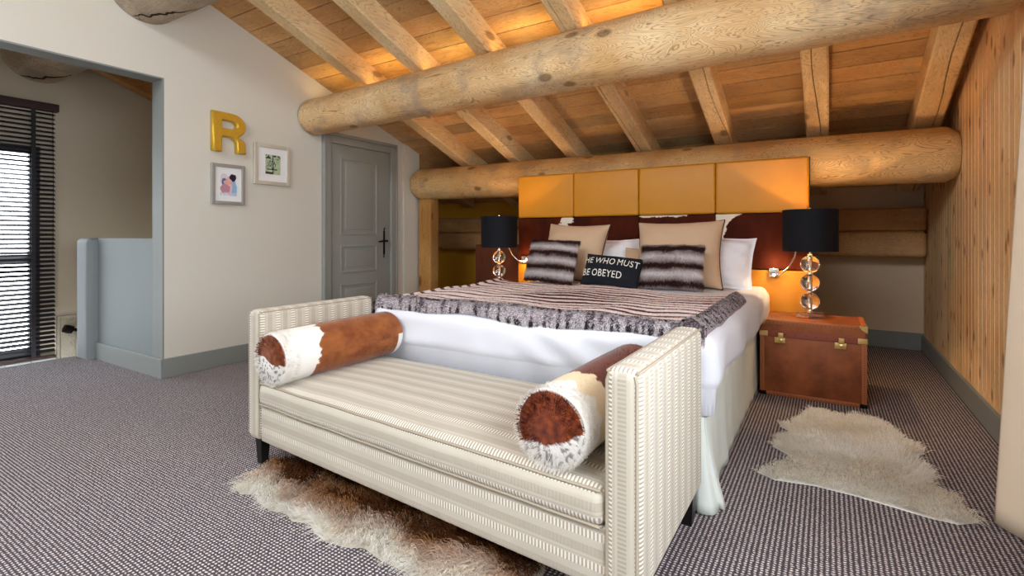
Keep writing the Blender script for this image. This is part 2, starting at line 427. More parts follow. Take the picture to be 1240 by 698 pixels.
struct('wall_stair_end', m, M_half, True)
m = MB(); m.box(-5.82, -4.54, 1.958, 1.9775, 0, .155, .004); struct('baseboard_half_wall', m, M_grey)
m = MB(); m.box(XL, XL+.02, 1.978, 3.49, 0, .155, .004); m.box(XL, XL+.02, 4.565, 4.98, 0, .155, .004); struct('baseboard_left', m, M_grey)
# stair side
m = MB()
def yz(a, b, z0, z1=None):  # slab of the stair outer wall
    if z1 is None: m.prism([(a, z0), (b, z0), (b, zc(b)), (a, zc(a))], 'x', XS-.15, XS)
    else: m.prism([(a, z0), (b, z0), (b, z1), (a, z1)], 'x', XS-.15, XS)
yz(1.88, 3.3, -1.6); yz(-.5, .2, -1.6); yz(YF, -.5, -1.6); yz(.2, 1.88, -1.6, -.1); yz(.2, 1.88, 2.08)
struct('wall_stair', m, M_stairwall)
struct('wall_stair_back', MB().prism([(-6.95, -1.6), (-4.73, -1.6), (-4.73, zc(3.2)), (-6.95, zc(3.2))], 'y', 3.2, 3.32), M_stairwall)
struct('wall_stair_inner', MB().box(-4.73, -4.71, 2.11, 3.2, -1.6, 0), M_stairwall)
# back of the eaves
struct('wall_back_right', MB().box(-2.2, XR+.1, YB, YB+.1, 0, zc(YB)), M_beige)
struct('wall_back_left', MB().box(-5.5, -2.2, YB, YB+.1, 0, zc(YB)), M_warmlit)
struct('wall_eaves_end', MB().prism([(4.98, 0), (YB, 0), (YB, zc(YB)), (4.98, zc(4.98))], 'x', -5.5, -5.4), M_warmlit)
struct('wall_eaves_front', MB().box(-5.5, -4.73, 4.88, 4.98, 0, zc(4.98)), M_warmlit)
struct('baseboard_back', MB().box(-5.4, XR, YB-.02, YB, 0, .17, .004), M_grey)
struct('baseboard_right', MB().box(XR-.022, XR, 1.8, YB-.02, 0, .15, .004), M_grey)
# boarded wall on the far side of the bed
m = MB(); y = 1.75
while y < YB:
    b = min(y+.092, YB); t = .86+.26*random.random(); c = (t, t*(.93+.07*random.random()), t*(.86+.1*random.random()))
    v = []
    for (x, yy) in ((XR+.005, y), (XR, y+.004), (XR, b-.004), (XR+.005, b)): v += [(x, yy, 0), (x, yy, zc(yy))]
    m.add(v, [(0, 1, 3, 2), (2, 3, 5, 4), (4, 5, 7, 6)], c); y += .092
m.prism([(1.75, 0), (YB, 0), (YB, zc(YB)), (1.75, zc(1.75))], 'x', XR+.008, XR+.12, (.75, .6, .45))
struct('wall_right', m, M_pine)
m = MB()
m.prism([(YF, 0), (-.3, 0), (-.3, zc(-.3)), (-.5, zc(-.5)), (YF, zc(YF))], 'x', XR, XR+.12); m.box(XR, XR+.12, -.3, 1.75, 0, .95)
m.prism([(-.3, 2.35), (1.75, 2.35), (1.75, zc(1.75)), (-.3, zc(-.3))], 'x', XR, XR+.12)
struct('wall_right_front', m, M_wall)
m = MB(); m.box(-6.95, -4.5, YF-.12, YF, -1.6, zc(YF)); m.box(XR-.5, XR+.1, YF-.12, YF, 0, zc(YF)); m.box(-4.5, XR-.5, YF-.12, YF, 0, 2.5); m.box(-4.5, XR-.5, YF-.12, YF, 2.5, zc(YF))
struct('wall_front', m, M_wall)
# window 1 beside the stairs
W1 = empty('window_1', (XS-.05, 1.04, -.1), None, None, kind='structure')
m = MB()
for a, b, c_, d in ((.2, .26, -.1, 2.08), (1.80, 1.88, -.1, 2.08), (1.0, 1.06, -.1, 2.08), (.26, 1.8, -.1, -.02), (.26, 1.8, 2.0, 2.08), (.26, 1.8, .86, .96)):
    m.box(XS-.1, XS-.04, a, b, c_, d)
m.build('window_frame', M_winframe, W1, False)
MB().box(XS-.075, XS-.07, .26, 1.8, -.02, 2.0).build('window_pane', M_pane, W1, False)
# door
D = empty('door_1', (XL, 4.03, 0), None, None, kind='structure')
m = MB()
m.box(XL, XL+.045, 3.512, 3.585, 0, 2.235, .006); m.box(XL, XL+.045, 4.465, 4.543, 0, 2.235, .006); m.box(XL, XL+.045, 3.585, 4.465, 2.155, 2.235, .006)
m.box(XL, XL+.055, 3.49, 3.512, 0, 2.272, .006); m.box(XL, XL+.055, 4.543, 4.565, 0, 2.272, .006); m.box(XL, XL+.055, 3.512, 4.543, 2.235, 2.272, .006)
m.build('door_frame', M_door, D)
m = MB(); m.box(XL, XL+.018, 3.59, 4.46, .005, 2.15, .003)
for z0, z1 in ((1.16, 2.02), (.74, 1.05), (.14, .62)):
    for (a, b, c_, d) in ((3.72, 3.745, z0, z1), (4.235, 4.26, z0, z1), (3.745, 4.235, z0, z0+.025), (3.745, 4.235, z1-.025, z1)):
        m.box(XL+.015, XL+.028, a, b, c_, d, .005)
    m.box(XL+.012, XL+.024, 3.79, 4.19, z0+.06, z1-.06, .01)
m.build('door_leaf', M_door, D)
m = MB(); hy = 4.365
m.box(XL+.018, XL+.026, hy-.014, hy+.014, .93, 1.21, .004)
m.tube([(XL+.022, hy, 1.21), (XL+.022, hy, 1.235), (XL+.022, hy+.01, 1.25)], .007); m.tube([(XL+.022, hy, .93), (XL+.022, hy, .905), (XL+.022, hy-.01, .89)], .007)
m.tube([(XL+.02, hy, 1.09), (XL+.06, hy, 1.09), (XL+.065, hy-.02, 1.09), (XL+.062, hy-.115, 1.083)], [.011, .011, .012, .010]); m.tube([(XL+.022, hy, 1.09), (XL+.04, hy+.045, 1.09)], .012)
m.build('door_handle', M_black, D)

# ------------------------------------------------------------------ roof timbers
def log(name, p0, p1, r0, r1, mat, label, cat, group=None, endr=True, n=40, k=80, wob=.012):
    m = MB(); P0 = Vector(p0); P1 = Vector(p1); pts = []; rad = []
    seed = random.random()*50
    L = P1.x-P0.x; V = []; F = []
    for i in range(k+1):
        t = i/k; c = P0.lerp(P1, t); r = r0+(r1-r0)*t
        e = min(t, 1-t)*L
        if endr and e < .06: r *= .82+.18*math.sqrt(max(0, 1-(1-e/.06)**2))
        for j in range(n):
            a = 2*PI*j/n
            rr = r*(1+wob*4*nz(math.cos(a)*.9+seed, math.sin(a)*.9, t*L*.7))
            V.append((c.x, c.y+rr*math.cos(a), c.z+rr*math.sin(a)))
    for i in range(k):
        for j in range(n): F.append((i*n+j, i*n+(j+1) % n, (i+1)*n+(j+1) % n, (i+1)*n+j))
    F.append(tuple(range(n))[::-1]); F.append(tuple(k*n+j for j in range(n)))
    m.add(V, F); return tag(m.build(name, mat, None, True, 50), label, cat, group)
log('ceiling_log', (XL+.01, 3.35, 2.366), (XR-.005, 3.35, 2.46), .178, .226, M_log, 'big pale round log crossing the whole room above the bed', 'log beam')
log('ceiling_log', (XL+.04, 4.95, 1.815), (XR-.005, 4.95, 1.762), .198, .212, M_lowlog, 'round log low behind the top of the headboard, carrying the rafter ends', 'log beam')
lg1 = log('ceiling_log', (XL+.005, 1.85, 3.10), (XR, 1.85, 3.12), .27, .27, M_oldlog, 'cracked weathered log end coming out of the white wall near the ridge', 'log beam', endr=False)
lg2 = log('ceiling_log', (XS+.005, 1.85, 3.02), (-4.735, 1.85, 3.02), .28, .28, M_oldlog, 'dark cracked log above the blind beyond the wall opening', 'log beam', endr=False)
for lg, x0, zc_, rr in ((lg1, XL+.01, 3.10, .27), (lg2, XS+.01, 3.02, .28)):
    pts = []; n = 46
    for i in range(n):
        t = i/(n-1); a = math.radians(-118+62*t+9*nz(t*5, x0)+5*nz(t*17, x0)); x = x0+.02+.62*t+.05*nz(t*6, x0, 4)
        pts.append((x, 1.85+rr*.998*math.cos(a), zc_+rr*.998*math.sin(a)))
    MB().tube(pts, [.003+.007*math.sin(PI*(i+.5)/n) for i in range(n)], 6).build('crack', plain('crack_dark', srgb(40, 28, 22), .9), lg)
m = MB(); m.box(-5.39, XR-.01, 6.22, YB-.002, 1.20, 1.43, .03, n=(20, 1, 1)); m.box(-5.39, XR-.01, 6.19, YB-.002, .94, 1.198, .05, k=3, n=(20, 1, 1))
tag(m.build('wall_plate_beam', M_beam), 'brown knotty squared timber running along the low wall behind the bed', 'beam')
def rafter(x, ya, yb, label, mat=M_rafter, w=.15, group=None, crack=False):
    m = MB(); n = 30; h = .2; V = []; F = []
    w *= random.uniform(.95, 1.08)
    sec = [(-w/2, .012), (-w/2+.012, 0), (w/2-.012, 0), (w/2, .012), (w/2, h), (-w/2, h)]
    if crack: sec = [(-w/2, .012), (-w/2+.012, 0), (crack-.004, 0), (crack, .03), (crack+.004, 0), (w/2-.012, 0), (w/2, .012), (w/2, h), (-w/2, h)]
    s = len(sec)
    for i in range(n+1):
        y = ya+(yb-ya)*i/n; j = .004*nz(y*2, x*5)
        for (a, b) in sec: V.append((x+a+j+(.05*nz(y*1.1, x*3, 3) if 0 < sec.index((a, b)) < 5 and crack and abs(a-crack) < .01 else 0), y, zc(y)-h-.001+b))
    for i in range(n):
        for j in range(s): F.append((i*s+j, i*s+(j+1) % s, (i+1)*s+(j+1) % s, (i+1)*s+j))
    F.append(tuple(range(s))); F.append(tuple(n*s+j for j in range(s))[::-1])
    m.add(V, F); return tag(m.build('rafter', mat, None, True, 30), label, 'rafter', group or 'rafters under the boarded roof')
names = ['pale rafter nearest the door wall, sloping down over the grey door', 'pale rafter second from the door wall, ending beside the headboard corner', 'pale rafter meeting the low log above the first mustard headboard panel',
         'pale rafter meeting the low log above the second mustard headboard panel', 'split pale rafter meeting the low log above the end mustard headboard panel', 'cracked rafter ending just past the headboard edge, above the trunk lamp', 'wide cracked rafter beside the knotty pine wall']
for i, (x, nm) in enumerate(zip(RX, names)): rafter(x, -.5, 6.2 if i in (0, 5, 6) else 6.2, nm, w=.15 if i < 5 else .165, crack=(.0, .0, 0, -.03, .035, .01, .03)[i] or False)
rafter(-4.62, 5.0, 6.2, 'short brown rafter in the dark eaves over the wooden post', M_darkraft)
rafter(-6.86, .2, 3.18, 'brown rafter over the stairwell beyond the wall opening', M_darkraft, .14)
m = MB(); m.box(-4.475, -4.272, 4.90, 5.06, 0, 1.625, .012, n=(1, 1, 10), k=2)
tag(m.build('timber_post', M_post), 'square honey-coloured timber post standing under the end of the low log', 'post')
m = MB(); m.box(XL+.03, -4.485, 4.985, 5.03, 0, 1.60, .005); tag(m.build('door_side_batten', M_post), 'narrow golden wooden batten between wall end and timber post', 'batten')
# amber light strip lying on the big log
S = empty('light_strip', (-1.9, 3.24, 2.55), 'amber light strip hidden on top of the big log', 'light strip')
xs = np.linspace(-4.4, .7, 40)
def ztop(x): t = (x-XL)/(XR-XL); return 2.366+.094*t+(.178+.048*t)*1.0
MB().tube([(x, 3.43, ztop(x)-.012) for x in xs], .006, 6).build('light_tube', M_strip, S)
def area(name, loc, rot, sx, sy, power, col, parent=None, portal=False):
    L = bpy.data.lights.new(name, 'AREA'); L.shape = 'RECTANGLE'; L.size = sx; L.size_y = sy; L.energy = power; L.color = col
    o = bpy.data.objects.new(name, L); COL.objects.link(o); o.location = loc; o.rotation_euler = rot
    if portal: L.cycles.is_portal = True
    return o
def point(name, loc, power, col, r=.03):
    L = bpy.data.lights.new(name, 'POINT'); L.energy = power; L.color = col; L.shadow_soft_size = r
    o = bpy.data.objects.new(name, L); COL.objects.link(o); o.location = loc; return o
for a, b in zip([XL+.0]+RX, RX+[XR]):
    a += .11; b -= .11
    if b > a: area('strip_glow', ((a+b)/2, 3.36, ztop((a+b)/2)+.012), (PI-.4, 0, 0), b-a, .03, 1.15*(b-a), (1, .68, .2))

# ------------------------------------------------------------------ blind and things by the stairs
B = empty('window_blind', (-6.88, 1.1, 2.5), 'dark wooden venetian blind hanging over the stairwell window', 'blind')
MB().box(-6.94, -6.85, .3, 2.0, 2.45, 2.53, .006).build('valance', M_valance, B)
sb = MB(); sb.box(-.025, .025, -.83, .83, -.0015, .0015)
k = 0; z = 2.42
Rm = Matrix.Rotation(math.radians(28), 4, 'Y')
first = None
while z > -.06:
    if first is None:
        first = sb.build('slat', M_slat, B, False, xf=Matrix.Translation((-6.895, 1.145, z)) @ Rm); z0s = z
    else:
        c = first.copy(); COL.objects.link(c); c.location = (0, 0, z-z0s)
    z -= .0465
MB().box(-6.92, -6.87, .31, 1.98, -.12, -.095, .004).build('bottom_rail', M_valance, B)
for yy in (.6, 1.80): MB().box(-6.871, -6.868, yy-.018, yy+.018, -.1, 2.45).build('ladder_tape', M_slat, B, False)
MB().tube([(-6.865, 1.95, 2.45), (-6.862, 1.952, 1.6), (-6.865, 1.95, .9)], .003).build('pull_cord', M_slat, B)
m = MB(); y = .4
while y < 1.9: m.box(-6.95, -6.925, y+.003, y+.197, -.75, -.135, .006); y += .2
tag(m.build('tile_band', M_tile), 'band of pale tiles under the stairwell blind', 'tiling')
m = MB()
for i, (a, b) in enumerate(((2.03, 2.16), (2.163, 2.30), (2.303, 2.45), (2.453, 2.6))): m.box(-6.949, -6.92, a, b, -.75, .27, .004)
m.box(-6.949, -6.91, 2.02, 2.61, .27, .30, .005); m.box(-6.949, -6.915, 2.0, 2.025, -.75, .30, .004, )
tag(m.build('wainscot_panel', M_white_wood), 'whitewashed wooden wainscot beside the stairwell blind', 'panelling')
L_ = empty('wall_spotlight', (-6.9, 2.06, .16), 'small black spotlight on the whitewashed wainscot by the stairs', 'spotlight')
m = MB(); m.lathe([(.0, -.04), (.04, -.036), (.045, 0), (.04, .04), (.0, .045)], n=20); m.build('lamp_head', M_black, L_, xf=Matrix.Translation((-6.84, 2.07, .16)) @ Matrix.Rotation(1.2, 4, 'X'))
MB().tube([(-6.84, 2.09, .16), (-6.85, 2.17, .13), (-6.88, 2.26, .07), (-6.915, 2.3, .06)], .017).build('lamp_arm', M_black, L_)

# ------------------------------------------------------------------ wall letter and pictures
cu = bpy.data.curves.new('letter_curve', 'CURVE'); cu.dimensions = '2D'; cu.fill_mode = 'BOTH'
def spl(pts):
    s = cu.splines.new('POLY'); s.points.add(len(pts)-1); s.use_cyclic_u = True
    for p, (a, b) in zip(s.points, pts): p.co = (a, b, 0, 1)
W_, H_ = .30, .35
def arc(cx, cy, rx, ry, a0, a1, n=14): return [(cx+rx*math.cos(math.radians(a0+(a1-a0)*i/n)), cy+ry*math.sin(math.radians(a0+(a1-a0)*i/n))) for i in range(n+1)]
outer = [(0, 0), (0, H_), (.15, H_)]+arc(.17, .243, .125, .107, 90, -62, 16)+arc(.165, .09, .125, .06, 62, 0, 8)+[(.296, 0), (.212, 0)]+arc(.150, .07, .062, .065, 0, 90, 10)+[(.082, .135), (.082, 0)]
inner = [(.082, .208), (.16, .208)]+arc(.16, .243, .052, .035, -90, 90, 12)+[(.082, .278)]
spl(outer); spl(inner); cu.extrude = .016; cu.bevel_depth = .011; cu.bevel_resolution = 1; cu.offset = -.011
tmp = bpy.data.objects.new('tmp', cu); COL.objects.link(tmp)
dg = bpy.context.evaluated_depsgraph_get(); me = bpy.data.meshes.new_from_object(tmp.evaluated_get(dg)); bpy.data.objects.remove(tmp)
me.name = 'wall_letter'; me.materials.clear(); me.materials.append(M_gold)
R = bpy.data.objects.new('wall_letter', me); COL.objects.link(R)
R.matrix_world = Matrix.Translation((XL+.03, 2.345, 1.893)) @ Matrix(((0, 0, 1, 0), (1, 0, 0, 0), (0, 1, 0, 0), (0, 0, 0, 1)))
tag(R, 'gold metal capital letter R hung on the white wall', 'letter')
def picture(name, y0, y1, z0, z1, fw, fmat, px, py, ph, pw, colf, label):
    r = empty(name, (XL, (y0+y1)/2, z0), label, 'picture')
    m = MB()
    for (a, b, c_, d) in ((y0, y0+fw, z0, z1), (y1-fw, y1, z0, z1), (y0+fw, y1-fw, z0, z0+fw), (y0+fw, y1-fw, z1-fw, z1)): m.box(XL+.001, XL+.03, a, b, c_, d, .003)
    m.build('frame', fmat, r)
    MB().box(XL+.004, XL+.016, y0+fw, y1-fw, z0+fw, z1-fw).build('mount', M_mat, r, False)
    n = 56; V = []; F = []; C = []
    for i in range(n+1):
        for j in range(n+1):
            V.append((XL+.0175, px+pw*i/n, py+ph*j/n)); C.append(colf(i/n, j/n))
    for i in range(n):
        for j in range(n): F.append((i*(n+1)+j, (i+1)*(n+1)+j, (i+1)*(n+1)+j+1, i*(n+1)+j+1))
    MB().add(V, F, C).build('print', M_photo, r, False)
def mixc(a, b, t): return tuple(x+(y-x)*t for x, y in zip(a, b))
def pic1(u, v):   # two people embracing, loosely coloured
    c = srgb(236, 232, 236)
    def el(cx, cy, rx, ry): return ((u-cx)/rx)**2+((v-cy)/ry)**2+.35*nz(u*7, v*7, cx) < 1
    if el(.25, .72, .22, .25): c = srgb(214, 208, 216)
    if el(.25, .58, .16, .2): c = srgb(98, 96, 150)
    if el(.8, .3, .2, .42): c = srgb(150, 186, 222)
    if el(.52, .35, .2, .3): c = srgb(232, 190, 190)
    if el(.3, .3, .3, .22): c = srgb(190, 140, 158)
    if el(.45, .6, .25, .1): c = srgb(222, 170, 160)
    if el(.55, .74, .14, .13): c = srgb(228, 180, 164)
    if el(.76, .82, .2, .16): c = srgb(44, 36, 58)
    if v < .16 and nz(u*9, v*9) > -.1: c = srgb(196, 206, 226)
    return c
def pic2(u, v):
    c = mixc(srgb(196, 208, 170), srgb(160, 178, 150), .5+nz(u*4, v*4))
    if abs(u-.5) < .035 or (abs(v-.25+.0*u) < .03 and .12 < u < .8): c = srgb(30, 34, 30)
    if v > .78 and nz(u*8, v*10, 4) > .0: c = srgb(40, 52, 36)
    if (u-.4)**2/.09+(v-.5)**2/.05 < 1 and nz(u*16, v*8, 9) > .06: c = srgb(60, 78, 84)
    if v < .12 and u < .5: c = srgb(52, 62, 46)
    return c
picture('picture_frame', 2.35, 2.645, 1.43, 1.79, .03, M_silver, 2.425, 1.51, .20, .15, pic1, 'silver picture frame directly below the gold letter, showing an embracing couple')
picture('picture_frame', 2.735, 3.105, 1.64, 2.03, .035, M_champ, 2.85, 1.745, .185, .155, pic2, 'square pale frame between letter and door, with a green and black print')

# ------------------------------------------------------------------ headboard
HX = [-2.818, -2.168, -1.5, -.823, -.122]; HY = 4.64
H = empty('headboard', (-1.47, 4.74, 0), 'wide headboard of mustard leather panels with a dark cowhide band behind the bed', 'headboard')
MB().box(HX[0]+.01, HX[-1]+.004, HY+.05, HY+.085, 0, 1.785, .004).build('backing_board', plain('dark_backing', srgb(52, 34, 24), .5), H)
for a, b in zip(HX[:-1], HX[1:]):
    tag(MB().box(a+.001, b-.001, HY, HY+.055, 1.342, 1.787, .022, k=4).build('leather_panel', M_mustard, H))
hm = colmat('dark_cowhide', .7, 0, 0, .08)
def hide_band(a, b, k):
    n = 150; h0, h1 = .872, 1.338; V = []; F = []; C = []
    mm = 90
    for i in range(n+1):
        for j in range(mm+1):
            x = a+(b-a)*i/n; z = h0+(h1-h0)*j/mm
            e = min(i/n, 1-i/n)*(b-a); f_ = min(j/mm, 1-j/mm)*(h1-h0)
            V.append((x, HY+.008+.012*max(0, 1-min(e, f_)/.012)**2, z))
            t = nz(x*5, z*3, 2)*.5+nz(x*20, z*8, 7)*.3
            c = mixc(srgb(88, 34, 16), srgb(52, 20, 12), min(1, max(0, .5+t)))
            wn = nz(x*16, z*16)*.02+nz(x*45, z*45, 3)*.012
            white = False
            if k == 0: white = abs(x-(-2.255)+ (0.02 if z < 1.28 else -.01)) < .062+wn*1.2-(.012 if z < 1.29 else 0) and z > 1.235+wn
            if k == 2: white = z > 1.322+(x-a)*.004+wn*.7 and x < a+.44
            if k == 3: white = (x < a+.10+wn+.12*max(0, (z-1.24)/.1)**2 if z > 1.24 else x < a+.05+wn*1.5+.05*(z-1.05)/.19 and z > 1.05)
            if white: c = srgb(232, 222, 206)
            C.append(c)
    for i in range(n):
        for j in range(mm): F.append((i*(mm+1)+j, (i+1)*(mm+1)+j, (i+1)*(mm+1)+j+1, i*(mm+1)+j+1))
    mb = MB().add(V, F, C); mb.box(a+.003, b-.003, HY+.022, HY+.055, h0+.003, h1-.003, c=(.1, .04, .02))
    tag(mb.build('cowhide_panel', hm, H, True, 60), 'dark brown cowhide panel with white markings' if k != 1 else None)
for k, (a, b) in enumerate(zip(HX[:-1], HX[1:])): hide_band(a+.0005, b-.0005, k)
for a, b in ((HX[0], HX[1]), (HX[1], HX[3]), (HX[3], HX[4])): MB().box(a+.001, b-.001, HY, HY+.055, .02, .868, .015, k=3).build('lower_leather_panel', M_mustard, H)

# reading lights
def reading_light(x, z, side, label, on):
    r = empty('reading_light', (x, HY, z), label, 'reading light', 'reading lights on the headboard')
    MB().box(x-.036, x+.036, HY-.03, HY+.0, z-.036, z+.036, .005).build('switch_box', M_chrome, r)
    pts = [(x+side*.01, HY-.03, z-.02), (x+side*.05, HY-.07, z-.012), (x+side*.11, HY-.09, z+.05), (x+side*.15, HY-.10, z+.13), (x+side*.165, HY-.11, z+.22)]
    MB().tube(pts, .007, 10).build('flexible_arm', M_chrome, r)
    m = MB(); m.lathe([(.0, .03), (.012, .03), (.015, 0), (.013, -.012)], x+side*.165, HY-.115, 16)
    v = m.v; m.v = [(a, b, c+z+.23) for a, b, c in v]; m.build('lamp_head', M_chrome, r)
    b = MB().lathe([(.0, -.009), (.007, -.006), (.009, 0), (.007, .006), (.0, .009)], n=14)
    b.v = [(a+x, c+HY-.036, d+z-.018) for a, c, d in b.v]; b.build('indicator_led', M_led, r)
reading_light(-.37, .852, 1, 'square chrome reading light with bendy arm, on the headboard above the visible trunk', True)
reading_light(-2.72, .90, -1, 'chrome reading light with glowing bulb, behind the striped fur cushion beside the cupboard', True)
point('reading_glow', (-2.70, 4.55, .90), 1.6, (1, .62, .3), .012)
point('reading_glow.001', (-.37, 4.56, .93), 1.3, (1, .66, .34), .015)

# ------------------------------------------------------------------ bed
BX0, BX1, BY0, BY1 = -2.38, -.42, 2.24, 4.60
BED = empty('bed', ((BX0+BX1)/2, (BY0+BY1)/2, 0), 'wide double bed with valanced base, between the striped daybed and the headboard', 'bed')
MB().box(BX0+.06, BX1-.06, BY0+.06, BY1, .1, .36, .01).build('bed_base', plain('bed_base_cloth', srgb(190, 186, 178), .9), BED)
for (x, y) in ((BX0+.15, BY0+.14), (BX1-.15, BY0+.14), (BX0+.15, BY1-.15), (BX1-.15, BY1-.15)): MB().box(x-.03, x+.03, y-.03, y+.03, 0, .1, .004).build('leg', M_leg, BED)
MB().box(BX0+.03, BX1-.03, BY0+.04, BY1, .36, .66, .06, k=3).build('mattress', M_white_sheet, BED)
# skirt: hanging cloth with a flared corner pleat
V = []; F = []
path = [(BX0+.02, BY1)]; 
def skirt(path, top, bot, name, amp, flare):
    V = []; F = []; nz_ = 14; m_ = MB()
    n = len(path)
    for i, (x, y, nx, ny, fl) in enumerate(path):
        for j in range(nz_+1):
            t = j/nz_; z = top+(bot-top)*t
            o = fl*t*t+amp*t*math.sin(i*.55)*(.5+.5*nz(i*.07, t))
            V.append((x+nx*o, y+ny*o, z))
    for i in range(n-1):
        for j in range(nz_): F.append((i*(nz_+1)+j, (i+1)*(nz_+1)+j, (i+1)*(nz_+1)+j+1, i*(nz_+1)+j+1))
    m_.add(V, F); o = m_.build(name, M_skirt, BED, True, None)
    md = o.modifiers.new('thick', 'SOLIDIFY'); md.thickness = .004; return o
pr = [(BX1-.03, BY1-.02-(BY1-BY0-.04)*i/120, 1, 0, .01+.075*math.exp(-((120-i)/9)**2)+.012*math.exp(-((i-95)/5)**2)) for i in range(121)]
for i in range(1, 12):
    a = i/12*PI/2; pr.append((BX1-.05+.02*math.cos(a), BY0+.03-.02*math.sin(a), math.cos(a), -math.sin(a), .085-.02*abs(i-6)/6))
for i in range(1, 14): pr.append((BX1-.05-.006*i, BY0+.01, .25, -1, .065*math.exp(-(i/7)**2)))
skirt(pr, .50, .006, 'bed_skirt', .006, 0)
pf = [(BX1-.03-(BX1-BX0-.06)*i/120, BY0+.012, 0, -1, .004) for i in range(12, 121)]
skirt(pf, .50, .006, 'bed_skirt', .004, 0)
pl = [(BX0+.03, BY0+.02+(BY1-BY0-.04)*i/100, -1, 0, .01) for i in range(101)]
skirt(pl, .50, .006, 'bed_skirt', .006, 0)
# duvet
def duvet():
    x0, x1, y0, y1 = BX0-.035, BX1+.035, BY0-.04, BY1-.02; top = .735; hem = .47
    V, F = gridbox(x1-x0, y1-y0, top-hem, .085, 6, (60, 70, 6))
    out = []
    for (a, b, c) in V:
        x, y, z = a+x0, b+y0, c+hem
        t = (top-z)/(top-hem)
        if z > top-.02: z += .018*nz(x*2.1, y*2.1, 1)+.006*nz(x*7, y*7, 2)-(.02 if y > 3.9 else 0)*0
        if x > x1-.11:     # drape over the side facing the trunk
            w = (x-(x1-.11))/.11
            bul = .03*math.exp(-((y-4.05)/.35)**2)*(1-abs(t-.35))
            x += w*(bul+.014*nz(y*4, z*3, 5)+.012*t*math.sin(y*9)-.01)
            if t > .8: z += .04*math.exp(-((y-4.05)/.4)**2)-.03*nz(y*1.3, 2)
        if y < y0+.1:      # front drop, soft creases
            w = 1-(y-y0)/.1
            cr = nz(x*2.2+z*2.5, z*6-x*1.5, 8)
            y += w*(.022*cr+.010*nz(x*6, z*4)+.016*math.sin((x+z*1.6)*22)*max(0, nz(x*1.4, 3)))
            if t > .9: z -= .10
        out.append((x, y, z))
    return MB().add(out, F)
du = duvet().build('duvet', M_duvet, None, True, None)
tag(du, 'smooth white duvet tucked over the bed under the fur throw', 'duvet')

# ---- generic pillow
def pillow_pts(w, h, t, n=34, pinch=.07, pw=2.6, seed=0, wr=.006, flange=0.):
    """front (-y) and back faces; local: x width, z height (0..h), y thickness"""
    def f(u, v, side):
        x = w/2*u*(1-pinch*(1-abs(v)**2.)*abs(u)**3); z = h/2*v*(1-pinch*(1-abs(u)**2.)*abs(v)**3)
        if flange:
            uu = max(-1, min(1, u*(1+flange))); vv = max(-1, min(1, v*(1+flange)))
        else: uu, vv = u, v
        T = t/2*(max(0, 1-abs(uu)**pw)*max(0, 1-abs(vv)**pw))**.5
        T *= 1+.10*nz(u*1.6+seed, v*1.6, 3)
        T += wr*nz(u*3+seed, v*5, 1)*(1 if T > .01 else 0)*min(1, T/.03)
        e = max(.002, T)
        return Vector((x, side*e+ (.012*nz(u*2+seed, v*2, 5) if flange else 0), z+h/2))
    return f
def pillow_mesh(f, n=34, colf=None):
    m = MB(); g = [math.sin(PI/2*(2*i/n-1)) for i in range(n+1)]
    for side in (-1, 1):
        V = [f(u, v, side) for u in g for v in g]
        F = [((i*(n+1)+j), ((i+1)*(n+1)+j), ((i+1)*(n+1)+j+1), (i*(n+1)+j+1)) for i in range(n) for j in range(n)]
        m.add(V, F, [colf(u, v) for u in g for v in g] if colf else None)
    # edge strip
    ring = [(u, -1) for u in g]+[(1, v) for v in g[1:]]+[(u, 1) for u in g[::-1][1:]]+[(-1, v) for v in g[::-1][1:-1]]
    V = [f(u, v, -1) for u, v in ring]+[f(u, v, 1) for u, v in ring]; k = len(ring)
    m.add(V, [(i, (i+1) % k, (i+1) % k+k, i+k) for i in range(k)], [colf(u, v) for u, v in ring]*2 if colf else None)
    return m, ring
def lean(loc, tilt, roll=0., yaw=0.):
    return Matrix.Translation(loc) @ Matrix.Rotation(yaw, 4, 'Z') @ Matrix.Rotation(-tilt, 4, 'X') @ Matrix.Rotation(roll, 4, 'Y')
def cloth_pillow(name, label, w, h, t, loc, tilt, roll, yaw, mat, pipe=None, flange=0., seed=0, cat='pillow', group=None, pinch=.07, wr=.008):
    X = lean(loc, tilt, roll, yaw)
    r = empty(name, loc, label, cat, group)
    f = pillow_pts(w, h, t, seed=seed, flange=flange, pinch=pinch, wr=wr); m, ring = pillow_mesh(f)
    m.build('pillow_cover', mat, r, True, 75, xf=X)
    if pipe:
        pts = [f(u, v, 0) for u, v in ring]
        MB().tube(pts, .0055, 6, True).build('piping', pipe, r, xf=X)
    return r, X, f
rad = math.radians
cloth_pillow('bed_pillow', 'white pillow with flat border behind the pillows nearer the trunk', .62, .44, .17, (-.80, 4.30, .73), rad(20), rad(2), 0, M_white_sheet, flange=.10, seed=3, wr=.016, group='white pillows against the headboard')
cloth_pillow('bed_pillow', 'white pillow showing between the two tan pillows', .66, .44, .16, (-1.72, 4.33, .72), rad(24), rad(-1), 0, M_white_sheet, flange=.10, seed=9, wr=.016, group='white pillows against the headboard')
cloth_pillow('bed_pillow', 'small tan pillow edge showing behind the black cushion', .42, .33, .12, (-1.32, 4.22, .735), rad(22), rad(2), 0, M_tan, seed=5)
cloth_pillow('square_pillow', 'tan square pillow with dark piping, behind the smaller fur cushion near the cupboard', .63, .56, .24, (-1.98, 4.13, .735), rad(20), rad(1.5), rad(-4), M_tan, M_pipe, seed=12, group='tan square pillows', pinch=.10)
cloth_pillow('square_pillow', 'tan square pillow with dark piping, behind the fur cushion beside the lettered one', .69, .57, .25, (-1.02, 4.10, .735), rad(20), rad(-1), rad(2), M_tan, M_pipe, seed=22, group='tan square pillows', pinch=.09)
